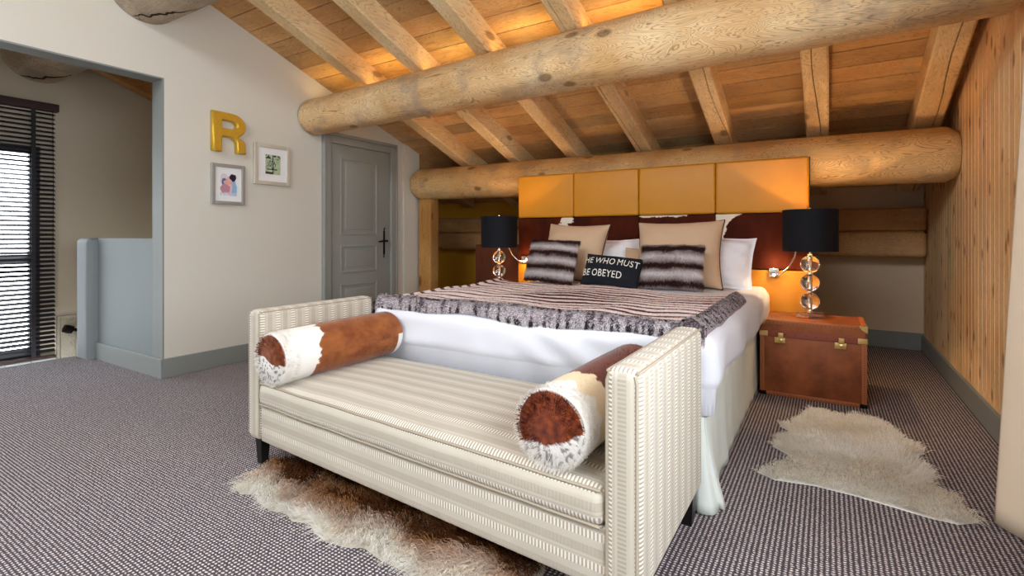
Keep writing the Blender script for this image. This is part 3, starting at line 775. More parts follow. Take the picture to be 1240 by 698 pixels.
# black lettered cushion
cr, CX, cf = cloth_pillow('lettered_cushion', 'small black cushion with white capital lettering, in front of the tan pillows', .47, .27, .16, (-1.452, 3.74, .745), rad(26), rad(5), rad(3), M_blackcloth, seed=30, cat='cushion', pinch=.05)
def letters(txt, size, cx, cz):
    for wd in txt.split(' '): cx += one_word(wd, size, cx, cz)+size*.22
def one_word(txt, size, cx, cz):
    tcu = bpy.data.curves.new('t', 'FONT'); tcu.body = txt; tcu.size = size; tcu.align_x = 'LEFT'; tcu.align_y = 'CENTER'; tcu.resolution_u = 4; tcu.space_character = 1.08
    to = bpy.data.objects.new('t', tcu); COL.objects.link(to)
    dg = bpy.context.evaluated_depsgraph_get(); me = bpy.data.meshes.new_from_object(to.evaluated_get(dg)); bpy.data.objects.remove(to)
    import bmesh
    bm = bmesh.new(); bm.from_mesh(me); bmesh.ops.triangulate(bm, faces=bm.faces)
    bmesh.ops.subdivide_edges(bm, edges=[e for e in bm.edges if e.calc_length() > .02], cuts=2)
    bmesh.ops.triangulate(bm, faces=bm.faces)
    V = []
    for v in bm.verts:
        x = v.co.x*.80+cx; z = v.co.y+cz
        p = cf(x/.235, (z-.135)/.135, -1); V.append((x, p.y-.0035, z))
    F = [tuple(q.index for q in f.verts) for f in bm.faces]; bm.free()
    MB().add(V, F).build('lettering', M_letter, cr, False, xf=CX)
    return max(v[0] for v in V)-cx
letters('HE WHO MUST', .078, -.222, .192)
letters('BE OBEYED', .078, -.218, .088)

# fur cushions
def chin(p):   # colour of the striped brown fur, p 0..1 through one stripe
    a = abs((p % 1)-.5)*2
    if a > .72: return mixc(srgb(58, 36, 34), srgb(74, 50, 46), random.random())
    return mixc(srgb(232, 226, 226), srgb(130, 104, 98), min(1, a/.72)**1.3)
def fur_cushion(label, w, h, t, loc, tilt, roll, yaw, seed, stripes, count):
    X = lean(loc, tilt, roll, yaw); r = empty('fur_cushion', loc, label, 'cushion', 'striped fur cushions')
    f = pillow_pts(w, h, t, seed=seed, wr=.012, pinch=.04); cf_ = lambda u, v: chin(v*stripes/2+.5*seed+.1*nz(u*2, v*2, seed))
    m, ring = pillow_mesh(f, 40, cf_); m.build('cushion_cover', colmat('fur_base_'+str(seed), .9), r, True, 75, xf=X)
    P = []; N = []; Dd = []; L = []; C = []
    R3 = X.to_3x3()
    for i in range(count):
        u = random.uniform(-1, 1); v = random.uniform(-1, 1); s = -1 if random.random() < .8 else 1
        p = f(u, v, s); e = .02; a = f(min(1, u+e), v, s)-f(max(-1, u-e), v, s); b = f(u, min(1, v+e), s)-f(u, max(-1, v-e), s)
        n = a.cross(b)
        if n.length < 1e-9: continue
        n.normalize()
        if n.y*s < 0: n = -n
        d = Vector((random.gauss(0, .35)+u*.4, random.gauss(0, .2), -1+random.gauss(0, .4))); d -= n*d.dot(n); d.normalize()
        P.append(X @ p); N.append(R3 @ n); Dd.append(R3 @ d); L.append(random.uniform(.016, .034))
        c = cf_(u, v); k = random.uniform(.75, 1.25); C.append(tuple(min(1, q*k) for q in c))
    o = fur([tuple(p) for p in P], [tuple(p) for p in N], [tuple(p) for p in Dd], L, .003, C, 'fur_pile', M_fur, r, .3); o['kind'] = 'stuff'
    return r
fur_cushion('brown striped fur cushion standing nearest the cupboard, before a tan pillow', .50, .385, .15, (-2.05, 3.86, .75), rad(18), rad(2), rad(-6), 1, 3.2, 9000)
fur_cushion('brown striped fur cushion leaning beside the black lettered cushion', .47, .35, .15, (-1.00, 3.84, .75), rad(18), rad(0), rad(4), 2, 2.6, 9000)

# ------------------------------------------------------------------ fur throw
def throw():
    x0, x1, y0, y1 = -2.42, -.435, 2.215, 3.62
    T = empty('fur_throw', (-1.4, 2.9, .735), 'striped fur throw with grey fur edging spread over the foot of the white duvet', 'throw')
    nx, ny = 150, 190
    def surf(a, b):     # a across 0..1, b depth 0..1
        xe = x0+(x1-x0)*a; skew = .10*(1-a)+.02*nz(a*3, 1)
        y = y0+(y1-y0)*b+.01*nz(xe*2, 0)
        if b > .5: y -= (b-.5)*2*(.08*nz(a*3+4, 2)+.12*a)
        z = .752+.02*nz(xe*2.1, y*2.1, 1)+.012*nz(xe*4, y*3, 4)
        d = (y-y0)
        fr = .082
        if d < fr:
            t = d/fr; z += .032*math.sqrt(max(0, 1-(2*t-1)**2*.95)); z -= .016*math.exp(-((t-.5)/.10)**2)
            z -= .025*max(0, 1-t/.15)
        else: z += .0025*math.sin(d*2*PI/.105)+.014
        er = xe-(x1-.10)
        if er > 0:
            t = er/.10; z += .022*math.sin(PI*min(1, t*1.0))-.03*max(0, t-.45)/.55
        el = (x0+.08)-xe
        if el > 0: z += -.09*(el/.08)**2+.01
        return xe, y, z, d
    def col(xe, d):
        if d < .085 or xe > x1-.10 or xe < x0+.02:
            t = random.random()
            c = mixc(srgb(170, 160, 164), srgb(255, 250, 250), t) if nz(xe*40, d*50, 3)+random.gauss(0, .12) > -.12 else mixc(srgb(34, 26, 32), srgb(80, 66, 74), t)
            if .035 < d < .048 and xe < x1-.08: c = srgb(52, 32, 38)
            if xe > x1-.09 and (d*11) % 1 < .22: c = srgb(92, 76, 80)
            return c
        p = d/.105+.30*nz(xe*1.2, d*2, 6)
        s = math.sin(p*2*PI)
        if s < -.35: return mixc(srgb(66, 36, 38), srgb(96, 62, 62), random.random())
        return mixc(srgb(232, 208, 204), srgb(250, 240, 238), random.random())
    V = []; C = []; F = []
    for i in range(nx+1):
        for j in range(ny+1):
            x, y, z, d = surf(i/nx, j/ny); V.append((x, y, z)); C.append(tuple(q*.9 for q in col(x, d)) if not (d < .085 or x > x1-.10 or x < x0+.02) else (srgb(92, 60, 66) if .034 < d < .05 else srgb(150, 138, 144)))
    for i in range(nx):
        for j in range(ny): F.append((i*(ny+1)+j, (i+1)*(ny+1)+j, (i+1)*(ny+1)+j+1, i*(ny+1)+j+1))
    edge = [i*(ny+1) for i in range(nx+1)]+[nx*(ny+1)+j for j in range(1, ny+1)]+[i*(ny+1)+ny for i in range(nx-1, -1, -1)]+[j for j in range(ny-1, 0, -1)]
    o = len(V)
    for e in edge: x, y, z = V[e]; V.append((x, y, z-.03)); C.append(C[e])
    k = len(edge)
    for i in range(k): F.append((edge[i], edge[(i+1) % k], o+(i+1) % k, o+i))
    MB().add(V, F, C).build('throw_cloth', colmat('throw_cloth_fur', .9), T, True, None)
    P = []; N = []; Dd = []; L = []; CC = []
    for i in range(52000):
        b = random.random()**1.6; a = random.random()
        if i % 4 == 0: b = random.random()*.060
        elif i % 12 == 1: a = 1-random.random()*.055
        x, y, z, d = surf(a, b); x2, y2, z2, _ = surf(min(1, a+.004), b); x3, y3, z3, _ = surf(a, min(1, b+.004))
        n = Vector((x2-x+1e-6, y2-y, z2-z)).cross(Vector((x3-x, y3-y+1e-6, z3-z)))
        if n.length < 1e-12: n = Vector((0, 0, 1))
        n.normalize()
        if n.z < 0: n = -n
        if i % 9 == 5:
            x, y, z, d = surf(a, 0); z -= random.random()*.026; n = Vector((0, -1, .1)).normalized()
        dd = Vector((random.gauss(0, .5), -1+random.gauss(0, .6), random.gauss(0, .2)-(1 if i % 9 == 5 else 0))); dd -= n*dd.dot(n); dd.normalize()
        P.append((x, y, z)); N.append(tuple(n)); Dd.append(tuple(dd)); edgef = d < .105 or x > x1-.11
        L.append(random.uniform(.008, .015) if edgef else random.uniform(.008, .013)); c = col(x, d); kk = random.uniform(.8, 1.15); CC.append(tuple(min(1, q*kk) for q in c))
    o = fur(P, N, Dd, L, .0028, CC, 'throw_pile', M_fur, T, .35); o['kind'] = 'stuff'
throw()

# ------------------------------------------------------------------ daybed
def warp(x, y, z):
    t = x/2.05; f0 = 1.46-.12*t; b0 = 2.20-.045*t
    return (-2.48+x, f0+(b0-f0)*y/.78, z)
DB = empty('daybed', (-1.45, 1.78, 0), 'backless cream striped daybed with two high upholstered ends, at the foot of the bed', 'daybed')
bx = {'x': (2, 1), 'y': (2, 0), 'z': (0, 1)}
bf = {'x': (1, 2), 'y': (0, 2), 'z': (0, 1)}
def uvs(mb): return mb
def wbox(x0, x1, y0, y1, z0, z1, r, k, n, band):
    V, F = gridbox(x1-x0, y1-y0, z1-z0, r, k, n); V = [(a+x0, b+y0, c+z0) for a, b, c in V]
    u = bands(V, F, band); return [warp(*p) for p in V], F, u
for (a, b) in ((0, .106), (1.944, 2.05)):
    V, F, u = wbox(a, b, 0, .78, .135, .780, .032, 4, (2, 10, 8), bx)
    MB().add(V, F, None, u).build('arm', M_weave, DB)
    for xx in (a+.009, b-.009):
        pts = [(xx, .007, .16), (xx, .007, .745), (xx+(.006 if xx < (a+b)/2 else -.006), .009, .765)]
        MB().tube([warp(*p) for p in pts], .0055, 6).build('piping', M_welt, DB)
    xo = (a+.006) if a == 0 else (b-.006)
    for xx in (a+.009, b-.009):
        pts = [(xx, .012+.756*i/20, .770) for i in range(21)]; MB().tube([warp(*p) for p in pts], .005, 6).build('piping', M_welt, DB)
V, F, u = wbox(.104, 1.946, .012, .77, .135, .318, .012, 2, (24, 2, 3), bf); MB().add(V, F, None, u).build('seat_rail', M_weave, DB)
# seat cushion
V, F = gridbox(1.832, .765, .112, .03, 4, (40, 20, 3)); u = bands(V, F, bf)
out = []
for (x, y, z) in V:
    if z > .06: z += .042*(1-abs(2*x/1.832-1)**4)*(1-abs(2*y/.765-1)**4)*(z/.112)
    if y < .03: y -= .010*(1-abs(2*z/.112-1)**2)*1.0 if z < .112 else 0
    z += .004*nz(x*4, y*4)
    out.append(warp(x+.109, y+.0, z+.316))
MB().add(out, F, None, u).build('seat_cushion', M_weave, DB)
for zz, yy in ((.425, .008), (.322, .006)):
    pts = [warp(.116+1.818*i/40, yy-(.004), zz+(.004*nz(i*.2, 1))) for i in range(41)]
    MB().tube(pts, .0055, 6).build('piping', M_welt, DB)
for (x, y) in ((.045, .06), (2.005, .06), (.045, .72), (2.005, .72)):
    V = []
    for (z, s) in ((.137, .027), (.0, .019)):
        for (p, q_) in ((-1, -1), (1, -1), (1, 1), (-1, 1)): V.append(warp(x+p*s, y+q_*s, z))
    MB().add(V, [(0, 1, 2, 3), (4, 5, 6, 7)[::-1], (0, 1, 5, 4), (1, 2, 6, 5), (2, 3, 7, 6), (3, 0, 4, 7)]).build('leg', M_leg, DB, False)

# bolsters
def bolster(label, p0, p1, r, pattern, seed, fluff):
    P0, P1 = Vector(p0), Vector(p1); ax = (P1-P0).normalized(); L = (P1-P0).length
    s = ax.cross(Vector((0, 0, 1))).normalized(); w = s.cross(ax)
    n, k = 120, 120; prof = []
    ch = .035
    for i in range(9): t = i/8; prof.append((ch-ch*math.sin(t*PI/2), r-ch+ch*math.cos(PI/2-t*PI/2) if 0 else r-ch*(1-math.sin(t*PI/2)) ))
    prof = []
    for i in range(14): prof.append((-.012*(1-(i/14)**2), (r-.03)*i/14))
    for i in range(9): t = i/8*PI/2; prof.append((.03-.03*math.cos(t), r-.03+.03*math.sin(t)))
    mid = [(.03+(L-.06)*i/k, r*(1+.015*math.sin(PI*i/k))) for i in range(1, k)]
    back = [(L-x, rr) for x, rr in reversed(prof)]
    prof = prof+mid+back
    prof[0] = (prof[0][0], .0005); prof[-1] = (prof[-1][0], .0005)
    V = []; C = []; F = []
    for (x, rr) in prof:
        for j in range(n):
            a = 2*PI*j/n; q_ = rr*(1+.02*nz(math.cos(a)+seed, math.sin(a), x*3))
            V.append(P0+ax*x+s*(math.cos(a)*q_)+w*(math.sin(a)*q_)); C.append(pattern(x, rr/r, a, L))
    m_ = len(prof)
    for i in range(m_-1):
        for j in range(n): F.append((i*n+j, i*n+(j+1) % n, (i+1)*n+(j+1) % n, (i+1)*n+j))
    r_ = empty('bolster_cushion', tuple((P0+P1)/2-Vector((0, 0, r))), label, 'bolster', 'cowhide bolsters on the daybed')
    MB().add(V, F, C).build('bolster_cover', M_hide, r_, True, None)
    P = []; N = []; D_ = []; Ls = []; CC = []
    for i in range(9000):
        a = random.random()*2*PI; 
        if random.random() < .3: rr = r*math.sqrt(random.random()); x = 0.0; nrm = -ax; d = (s*math.cos(a)+w*math.sin(a))+Vector((random.gauss(0, .3), 0, random.gauss(0, .3))); cc = pattern(0, rr/r, a, L); p = P0+(s*math.cos(a)+w*math.sin(a))*min(rr, r-.006)-ax*(.008*(1-rr/r)); ln = .012
        else:
            x = random.uniform(.01, .08) if random.random() < .35 else random.uniform(.03, L-.02); rr = r; nrm = s*math.cos(a)+w*math.sin(a); d = ax*(-1 if x < .05 else 1)+Vector((random.gauss(0, .2), 0, random.gauss(0, .2)))+(s*-math.sin(a)+w*math.cos(a))*random.gauss(0, .5); cc = pattern(max(x, .02), 1, a, L); p = P0+ax*x+nrm*(r*.995); ln = (.022 if x < .06 else .009)
        d = d-nrm*d.dot(nrm)
        if d.length < 1e-6: continue
        d.normalize(); P.append(tuple(p)); N.append(tuple(nrm)); D_.append(tuple(d)); Ls.append(ln*random.uniform(.6, 1.3)); q_ = random.uniform(.85, 1.12); CC.append(tuple(min(1, t*q_) for t in cc))
    o = fur(P, N, D_, Ls, .0016, CC, 'hair', M_fur, r_, .3); o['kind'] = 'stuff'
BR1, BR2, WH = srgb(158, 92, 44), srgb(122, 62, 26), srgb(240, 236, 230)
def brown(x, a, z): return mixc(BR1, BR2, min(1, max(0, .5+.9*nz(x*9, a*1.6, z)+.4*nz(x*30, a*5, z))))
def patL(x, rr, a, L):     # a: angle, cos -> across, sin -> up
    ca, sa = math.cos(a)*rr, math.sin(a)*rr
    if x <= .012 and rr < .93:
        if sa*.95-ca*.55*0+.15*nz(ca*2, sa*2) > -.02+ .25*(-ca) or (sa > .0 and ca*0 > 1): 
            return mixc(srgb(96, 40, 18), srgb(140, 74, 34), .5+nz(ca*6, sa*6))
        return mixc(WH, srgb(120, 112, 110), 1. if nz(ca*9, sa*9, 4) > .22 else .1)
    e = x-.245-.05*nz(ca*2, sa*2, 1)-.02*nz(ca*7, sa*7, x*9)+.06*ca
    if e > 0:
        if x > L-.05 and sa < .1: return WH
        return brown(x, a, 1)
    if x > .17 and sa < -.35: return brown(x, a, 2)
    return WH
def patR(x, rr, a, L):
    ca, sa = math.cos(a)*rr, math.sin(a)*rr
    if x <= .012 and rr < .93:
        if sa > -.38+.12*nz(ca*3, sa*3)-.45*ca*0+ .5*max(0, ca*SR): return mixc(srgb(78, 26, 12), srgb(128, 58, 24), .5+nz(ca*6, sa*6))
        return mixc(WH, srgb(150, 142, 138), 1. if nz(ca*9, sa*9, 4) > .2 else .1)
    if x > .22+.05*nz(ca*3, sa*3, 2)+.02*nz(x*20, ca*8): return mixc(srgb(108, 42, 22), srgb(84, 30, 16), .5+nz(x*8, a))
    if x > .1+.04*nz(ca*3, sa*3, 5): return srgb(236, 214, 178)
    return WH
SR = 1
bolster('cowhide bolster, white at its front and brown behind, against the daybed end nearer the door', (-2.243, 1.43, .563), (-2.23, 2.19, .575), .126, patL, 1, 1)
bolster('cowhide bolster with a red-brown disc end, leaning on the daybed end nearer the carpeted aisle', (-.715, 1.36, .563), (-.685, 2.10, .575), .122, patR, 5, 1)

# ------------------------------------------------------------------ trunks
def make_trunk(name, x0, x1, y0, y1, label):
    h = .545; T = empty(name, ((x0+x1)/2, (y0+y1)/2, 0), label, 'trunk', 'leather trunks serving as bedside tables')
    MB().box(x0+.004, x1-.004, y0+.004, y1-.004, .006, .435, .008).build('trunk_body', M_trunk, T)
    lid = MB().box(x0, x1, y0, y1, .452, h, .014, k=3).build('lid', M_trunk, T)
    m = MB(); m.box(x0-.004, x1+.004, y0-.004, y1+.004, .425, .470, .004)
    m.build('lid_band', plain('lid_band_leather', srgb(140, 76, 60), .5), T)
    m = MB(); e = .026
    for (a, b) in ((x0, x0+e), (x1-e, x1)):
        m.box(a-.002, b+.002, y0-.0025, y0+.02, .004, .428, .003); m.box(a-.002 if a == x0 else b-.012, a+.012 if a == x0 else b+.002, y0-.001, y1+.001, .004, .03, .003)
        m.box(a-.002, b+.002, y0+.0, y1, h-.006, h+.0025, .002)
    m.box(x0, x1, y0-.0025, y0+.02, .004, .03, .003); m.box(x0, x1, y0-.0015, y0+.02, h-.03, h+.002, .003)
    m.build('leather_edging', M_trunktrim, T)
    m = MB()
    def stud(x, z, r=.0042): m.lathe([(.0, 0), (r*.7, .0002), (r, .002)], n=8); 
    m = MB()
    pts = []
    nn = 26
    for i in range(nn): t = (i+.5)/nn; pts += [(x0+.013, .02+.40*t), (x1-.013, .02+.40*t), (x0+(x1-x0)*t, .017), (x0+(x1-x0)*t, h-.018)]
    for i in range(8): pts.append((x0+.1+(x1-x0-.2)*i/7, .4475))
    for i, (x, z) in enumerate(pts):
        r = .0036 if i < nn*4 else .007; V = [(x, y0-.0065, z)]+[(x+r*math.cos(a*PI/3), y0-.003, z+r*math.sin(a*PI/3)) for a in range(6)]
        m.add(V, [(0, 1+a, 1+(a+1) % 6) for a in range(6)])
    m.build('studs', plain('stud_brass', srgb(112, 60, 34), .4, .3), T, True, None)['kind'] = 'stuff'
    for lx in (x0+(x1-x0)*.20, x0+(x1-x0)*.77):
        L = MB().box(lx-.035, lx+.035, y0-.014, y0-.002, .385, .425, .003).build('latch', M_brass, T)
        MB().box(lx-.012, lx+.022, y0-.02, y0-.002, .42, .458, .004).build('hasp', M_brass, L)
        mm = MB().lathe([(.0, 0), (.012, 0), (.012, .004), (.006, .007), (.0, .007)], n=16); mm.build('lock', M_brass, L, xf=Matrix.Translation((lx+.006, y0-.014, .405)) @ Matrix.Rotation(PI/2, 4, 'X'))
    for sx, cx in ((1, x0), (-1, x1)):
        m = MB(); m.box(min(cx-sx*.005, cx+sx*.05), max(cx-sx*.005, cx+sx*.05), y0-.007, y0+.03, .428, .466, .003); m.build('brass_corner', M_brass, T)
        m = MB()
        o = -.0055
        tri = [(cx-sx*.005, y0+o, h+.004), (cx+sx*.045, y0+o, h+.004), (cx-sx*.005, y0+o, h-.045), (cx-sx*.005, y0+.045, h+.004), (cx-sx*.0, y0, h-.02)]
        m.add([tri[0], tri[1], (cx+sx*.03, y0+o, h-.02), tri[2]], [(0, 1, 2, 3)]); m.add([tri[0], tri[1], (cx+sx*.03, y0+.03, h+.004), tri[3]], [(0, 1, 2, 3)]); m.add([tri[0], tri[3], (cx-sx*.005, y0+.03, h-.02), tri[2]], [(0, 1, 2, 3)])
        m.build('brass_corner', M_brass, T)
        m = MB().box(min(cx-sx*.004, cx+sx*.04), max(cx-sx*.004, cx+sx*.04), y0-.005, y0+.04, .003, .03, .004); m.build('metal_foot_corner', M_black, T)
    return T
make_trunk('leather_trunk', -.416, .222, 4.09, 4.58, 'brown leather trunk with brass latches on the carpet, beside the white sheepskin')
make_trunk('leather_trunk', -3.10, -2.50, 4.05, 4.54, 'leather trunk behind the bed end nearest the wooden cupboard')

# ------------------------------------------------------------------ lamps
def make_lamp(cx, cy, label):
    z0 = .548; T = empty('table_lamp', (cx, cy, z0), label, 'lamp', 'black shaded lamps beside the bed')
    MB().box(cx-.085, cx+.085, cy-.065, cy+.065, z0, z0+.034, .004).build('glass_base', M_glass, T)
    MB().lathe([(.0, 0), (.022, 0), (.020, .006), (.012, .016), (.009, .05), (.0, .052)], cx, cy, 20).build('neck', M_chrome, T, xf=Matrix.Translation((0, 0, z0+.035)))
    MB().tube([(cx, cy, z0+.03), (cx, cy, 1.20)], .0085, 12).build('rod', M_chrome, T)
    for zz in (.665, .802, .939):
        pr = [(max(.0105, .064*math.sin(PI*(.05+.9*i/20))), zz-.064*math.cos(PI*(.05+.9*i/20))) for i in range(21)]
        b = MB(); v = []; f = []; n = 36; m_ = len(pr)
        for i in range(n):
            a = 2*PI*i/n; v += [(cx+r*math.cos(a), cy+r*math.sin(a), z) for r, z in pr]
        for i in range(n):
            j = (i+1) % n
            for k in range(m_): f.append((i*m_+k, j*m_+k, j*m_+(k+1) % m_, i*m_+(k+1) % m_))
        b.add(v, f); b.build('glass_ball', M_glass, T, True, 70)
    for zz in (.7335, .8705, 1.008): MB().lathe([(.0, -.006), (.016, -.006), (.018, 0), (.016, .006), (.0, .006)], cx, cy, 16).build('collar', M_chrome, T, xf=Matrix.Translation((0, 0, zz)))
    sh = MB(); n = 48; prof = [(.182, 1.036), (.182, 1.345), (.179, 1.345), (.179, 1.036)]; V = []; F = []
    for i in range(n):
        a = 2*PI*i/n; V += [(cx+r*math.cos(a), cy+r*math.sin(a), z) for r, z in prof]
    for i in range(n):
        j = (i+1) % n
        for k in range(4): F.append((i*4+k, j*4+k, j*4+(k+1) % 4, i*4+(k+1) % 4))
    s = sh.add(V, F).build('lamp_shade', M_navy, T, True, 40)
    li = MB(); V = []; F = []
    for i in range(n):
        a = 2*PI*i/n; V += [(cx+.1775*math.cos(a), cy+.1775*math.sin(a), z) for z in (1.038, 1.343)]
    for i in range(n): j = (i+1) % n; F.append((i*2, j*2, j*2+1, i*2+1))
    li.add(V, F).build('shade_lining', M_shadein, s, True, None)
    m = MB()
    for a in range(3): m.tube([(cx, cy, 1.335), (cx+.178*math.cos(a*2.094), cy+.178*math.sin(a*2.094), 1.335)], .002, 6)
    m.build('shade_ring', M_chrome, s)
    MB().lathe([(.0, 0), (.006, .002), (.009, .01), (.005, .018), (.0, .02)], cx, cy, 12).build('finial', M_chrome, T, xf=Matrix.Translation((0, 0, 1.345)))
    MB().tube([(cx, cy, 1.2), (cx, cy, 1.345)], .003, 6).build('finial_rod', M_chrome, T)
    MB().lathe([(.0, 1.155), (.016, 1.165), (.026, 1.19), (.022, 1.215), (.0, 1.225)], cx, cy, 16).build('bulb', M_bulb, T)
    point('bulb_glow', (cx+.0, cy-.04, 1.19), LAMPW, (1, .66, .34), .012)
LAMPW = 12
make_lamp(-.111, 4.37, 'black drum table lamp on stacked glass balls, standing on the trunk by the sheepskin')
make_lamp(-2.80, 4.25, 'black drum table lamp on glass balls in front of the dark wooden cupboard')

# cupboard behind
Cb = empty('wooden_cupboard', (-3.2, 5.1, 0), 'dark reddish wooden cupboard standing behind a table lamp in the eaves', 'cupboard')
MB().box(-3.58, -2.86, 4.92, 5.3, 0, 1.05, .006).build('carcass', M_cup, Cb)
for a in (-3.57, -3.215): MB().box(a, a+.345, 4.90, 4.92, .03, 1.02, .004).build('cupboard_door', M_cup, Cb)

# ------------------------------------------------------------------ curtain
def curtain(name, x0, x1, y, ztop, label, amp, ph, lean_, zb=.015):
    C = empty(name, ((x0+x1)/2, y, 0), label, 'curtain', 'cream curtains by the pine wall'); n = 70; mz = 30; V = []; F = []
    return C, n
def curtain_panel(name, ya, yb, xb, label, seed):
    n, mz = 90, 34; V = []; F = []; Z1 = 2.46
    for i in range(n+1):
        t = i/n
        for j in range(mz+1):
            z = .012+(Z1-.012)*j/mz; s = j/mz
            y = ya+(yb-ya)*t
            depth = xb+.105*s
            x = depth+.075*(1-.35*s)*(math.sin(t*2*PI*2.5+seed)*.5+.5)+.012*nz(t*5, s*2, seed)
            y2 = y+.01*math.sin(s*3+t*9)
            V.append((x, y2, z))
    for i in range(n):
        for j in range(mz): F.append((i*(mz+1)+j, (i+1)*(mz+1)+j, (i+1)*(mz+1)+j+1, i*(mz+1)+j+1))
    o = MB().add(V, F).build(name, M_curtain, None, True, None); md = o.modifiers.new('thick', 'SOLIDIFY'); md.thickness = .004
    return tag(o, label, 'curtain')
curtain_panel('curtain', 1.75, 2.72, .565, 'cream floor-length curtain hanging in front of the pine wall', 1.2)
Rr = empty('curtain_rod', (.70, 1.2, 2.5), 'metal curtain rod above the window by the pine wall', 'curtain rod')
MB().tube([(.66, -.5, 2.49), (.66, 2.8, 2.49)], .014, 12).build('rod', M_chrome, Rr)
for yy in (-.4, 2.74): MB().tube([(.66, yy, 2.49), (.819, yy, 2.49)], .008, 8).build('bracket', M_chrome, Rr)

# ------------------------------------------------------------------ rugs
SH = [(-0.318, 2.692), (-0.16, 2.925), (-0.194, 3.009), (-0.281, 3.094), (-0.241, 3.242), (-0.185, 3.38), (-0.269, 3.469), (-0.174, 3.611), (-0.115, 3.904), (0.028, 3.825), (0.232, 3.908), (0.316, 3.753), (0.37, 3.602), (0.418, 3.53), (0.455, 3.426), (0.379, 3.349), (0.416, 3.228), (0.449, 3.119), (0.425, 3.008), (0.472, 2.883), (0.517, 2.756), (0.538, 2.681), (0.466, 2.619), (0.376, 2.615), (0.243, 2.642), (0.098, 2.671), (-0.062, 2.681), (-0.232, 2.646)]
GO = [(-2.34, 1.27), (-2.26, 1.245), (-2.19, 1.285), (-2.12, 1.25), (-2.0, 1.235), (-1.92, 1.26), (-1.85, 1.235), (-1.76, 1.265), (-1.70, 1.235), (-1.6, 1.215), (-1.5, 1.235), (-1.44, 1.27), (-1.33, 1.25), (-1.2, 1.25), (-1.1, 1.235), (-1.0, 1.22), (-.9, 1.235), (-.8, 1.27), (-.74, 1.4), (-.8, 1.6), (-.85, 1.9), (-1.1, 2.1), (-1.6, 2.05), (-1.9, 2.12), (-2.2, 1.95), (-2.33, 1.75), (-2.35, 1.6), (-2.42, 1.5), (-2.36, 1.4)]
def inside(p, poly):
    x, y = p; c = False; n = len(poly)
    for i in range(n):
        x1, y1 = poly[i]; x2, y2 = poly[(i+1) % n]
        if (y1 > y) != (y2 > y) and x < (x2-x1)*(y-y1)/(y2-y1)+x1: c = not c
    return c
def rug(name, poly, cen, label, colf, count, ln, width, inset=.02, h=.012, lump=.022, directed=False, skinc=(.7, .65, .55)):
    Rg = empty(name, (cen[0], cen[1], 0), label, 'rug')
    hp = [(cen[0]+(x-cen[0])*(1-inset), cen[1]+(y-cen[1])*(1-inset)) for x, y in poly]
    MB().prism(hp, 'z', .001, .004, skinc).build('hide_backing', colmat('hide_'+name+str(count), .9), Rg, False)
    xs_ = [p[0] for p in poly]; ys = [p[1] for p in poly]
    P = []; N = []; D_ = []; L = []; C = []
    while len(P) < count:
        p = (random.uniform(min(xs_), max(xs_)), random.uniform(min(ys), max(ys)))
        if not inside(p, hp): continue
        d = Vector((p[0]-cen[0], p[1]-cen[1], 0)); ang = 2.2*nz(p[0]*3, p[1]*3, 3)+random.gauss(0, .35)
        d = d.normalized()
        if directed: d = Vector((0, -1, 0)) if p[1] < 1.7 else d
        d = Vector((d.x*math.cos(ang)-d.y*math.sin(ang), d.x*math.sin(ang)+d.y*math.cos(ang), 0))
        ed = min(1, math.hypot(p[0]-cen[0], p[1]-cen[1])*0+1); P.append((p[0], p[1], h*.4+lump*max(0, .5+nz(p[0]*8, p[1]*8, 2)+.4*nz(p[0]*20, p[1]*20, 6)))); up = random.uniform(.2, 1.3); N.append((0, 0, 1)); D_.append(tuple(d*up)); L.append(ln*random.uniform(.6, 1.25)*(1+.5*nz(p[0]*14, p[1]*14, 8))); C.append(colf(*p))
    o = fur(P, N, D_, L, width, C, 'fur_pile', M_fur, Rg, .62); o['kind'] = 'stuff'
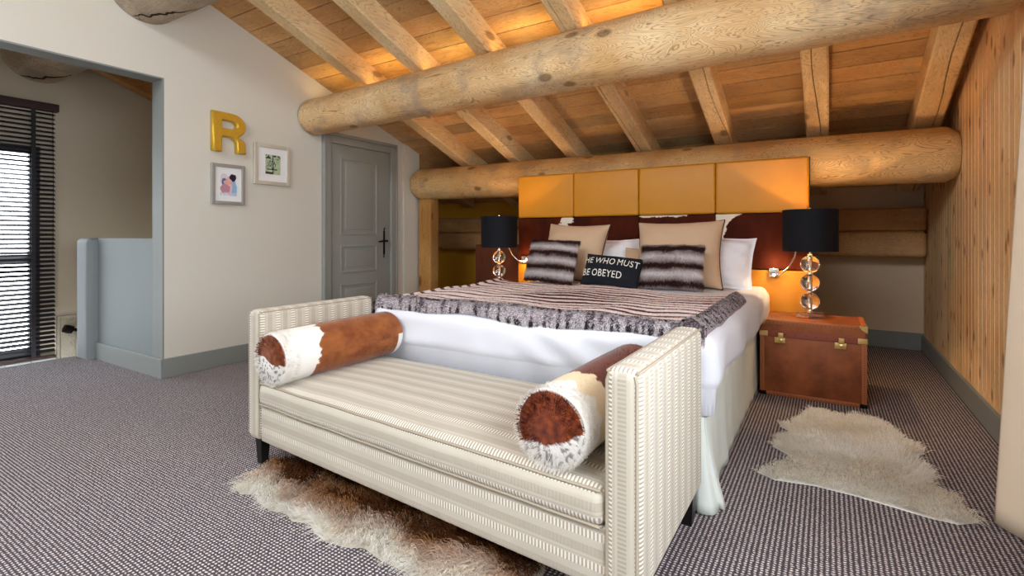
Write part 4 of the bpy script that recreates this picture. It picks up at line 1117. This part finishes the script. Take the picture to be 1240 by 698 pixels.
def cw(x, y):
    k = random.uniform(.8, 1.1)*(1+.10*nz(x*9, y*9)); c = (1., .97, .9); return tuple(min(1, q*k) for q in c)
def cg(x, y):
    k = random.uniform(.75, 1.1); e = y-1.24
    k *= 1+.35*nz(x*38, y*9, 5)
    n_ = nz(x*4, y*6, 2)+.4*nz(x*14, y*8, 3)+.3*nz(x*40, y*12, 1)
    t = min(1, max(0, (e-.07)/.16+.55*n_))
    c = mixc((1., .96, .88), srgb(190, 138, 90), t)
    if e > .2 and n_ > -.1: c = srgb(110, 64, 34)
    return tuple(min(1, q*k) for q in c)
rug('sheepskin_rug', SH, (.13, 3.1), 'white fluffy sheepskin lying on the carpet in front of the leather trunk', cw, 17000, .062, .0042, .06, skinc=(1, .97, .9), lump=.014)
rug('goatskin_rug', GO, (-1.55, 1.65), 'long-haired brown and cream hide rug lying underneath the daybed', cg, 26000, .08, .0036, .06, directed=True)

# ------------------------------------------------------------------ camera, light, view
cam = bpy.data.cameras.new('camera'); co = bpy.data.objects.new('camera', cam); COL.objects.link(co); scn.camera = co
cam.sensor_width = 36; cam.lens = 613/1240*36; cam.shift_y = -(349-286)/1240; cam.clip_start = .05
co.location = (0, 0, 1.15); co.rotation_euler = (PI/2, 0, math.atan(382/613))
w = bpy.data.worlds.new('sky'); scn.world = w; w.use_nodes = True
bg = w.node_tree.nodes['Background']; bg.inputs[0].default_value = (.86, .93, 1, 1); bg.inputs[1].default_value = 10
area('portal_roof', (-2.2, -2.0, zc(-2.0)+.2), (math.atan(.36), 0, 0), 4.1, 2.0, 1, (1, 1, 1), portal=True)  # sky portal over the added roof openings
area('portal_right', (XR+.06, .725, 1.65), (0, PI/2, 0), 1.4, 2.05, 1, (1, 1, 1), portal=True)
area('portal_stairs', (XS-.12, 1.04, .99), (0, -PI/2, 0), 2.2, 1.7, 1, (1, 1, 1), portal=True)
scn.view_settings.view_transform = 'Standard'; scn.view_settings.look = 'None'; scn.view_settings.gamma = 1; scn.view_settings.exposure = .22
scn.view_settings.use_curve_mapping = False
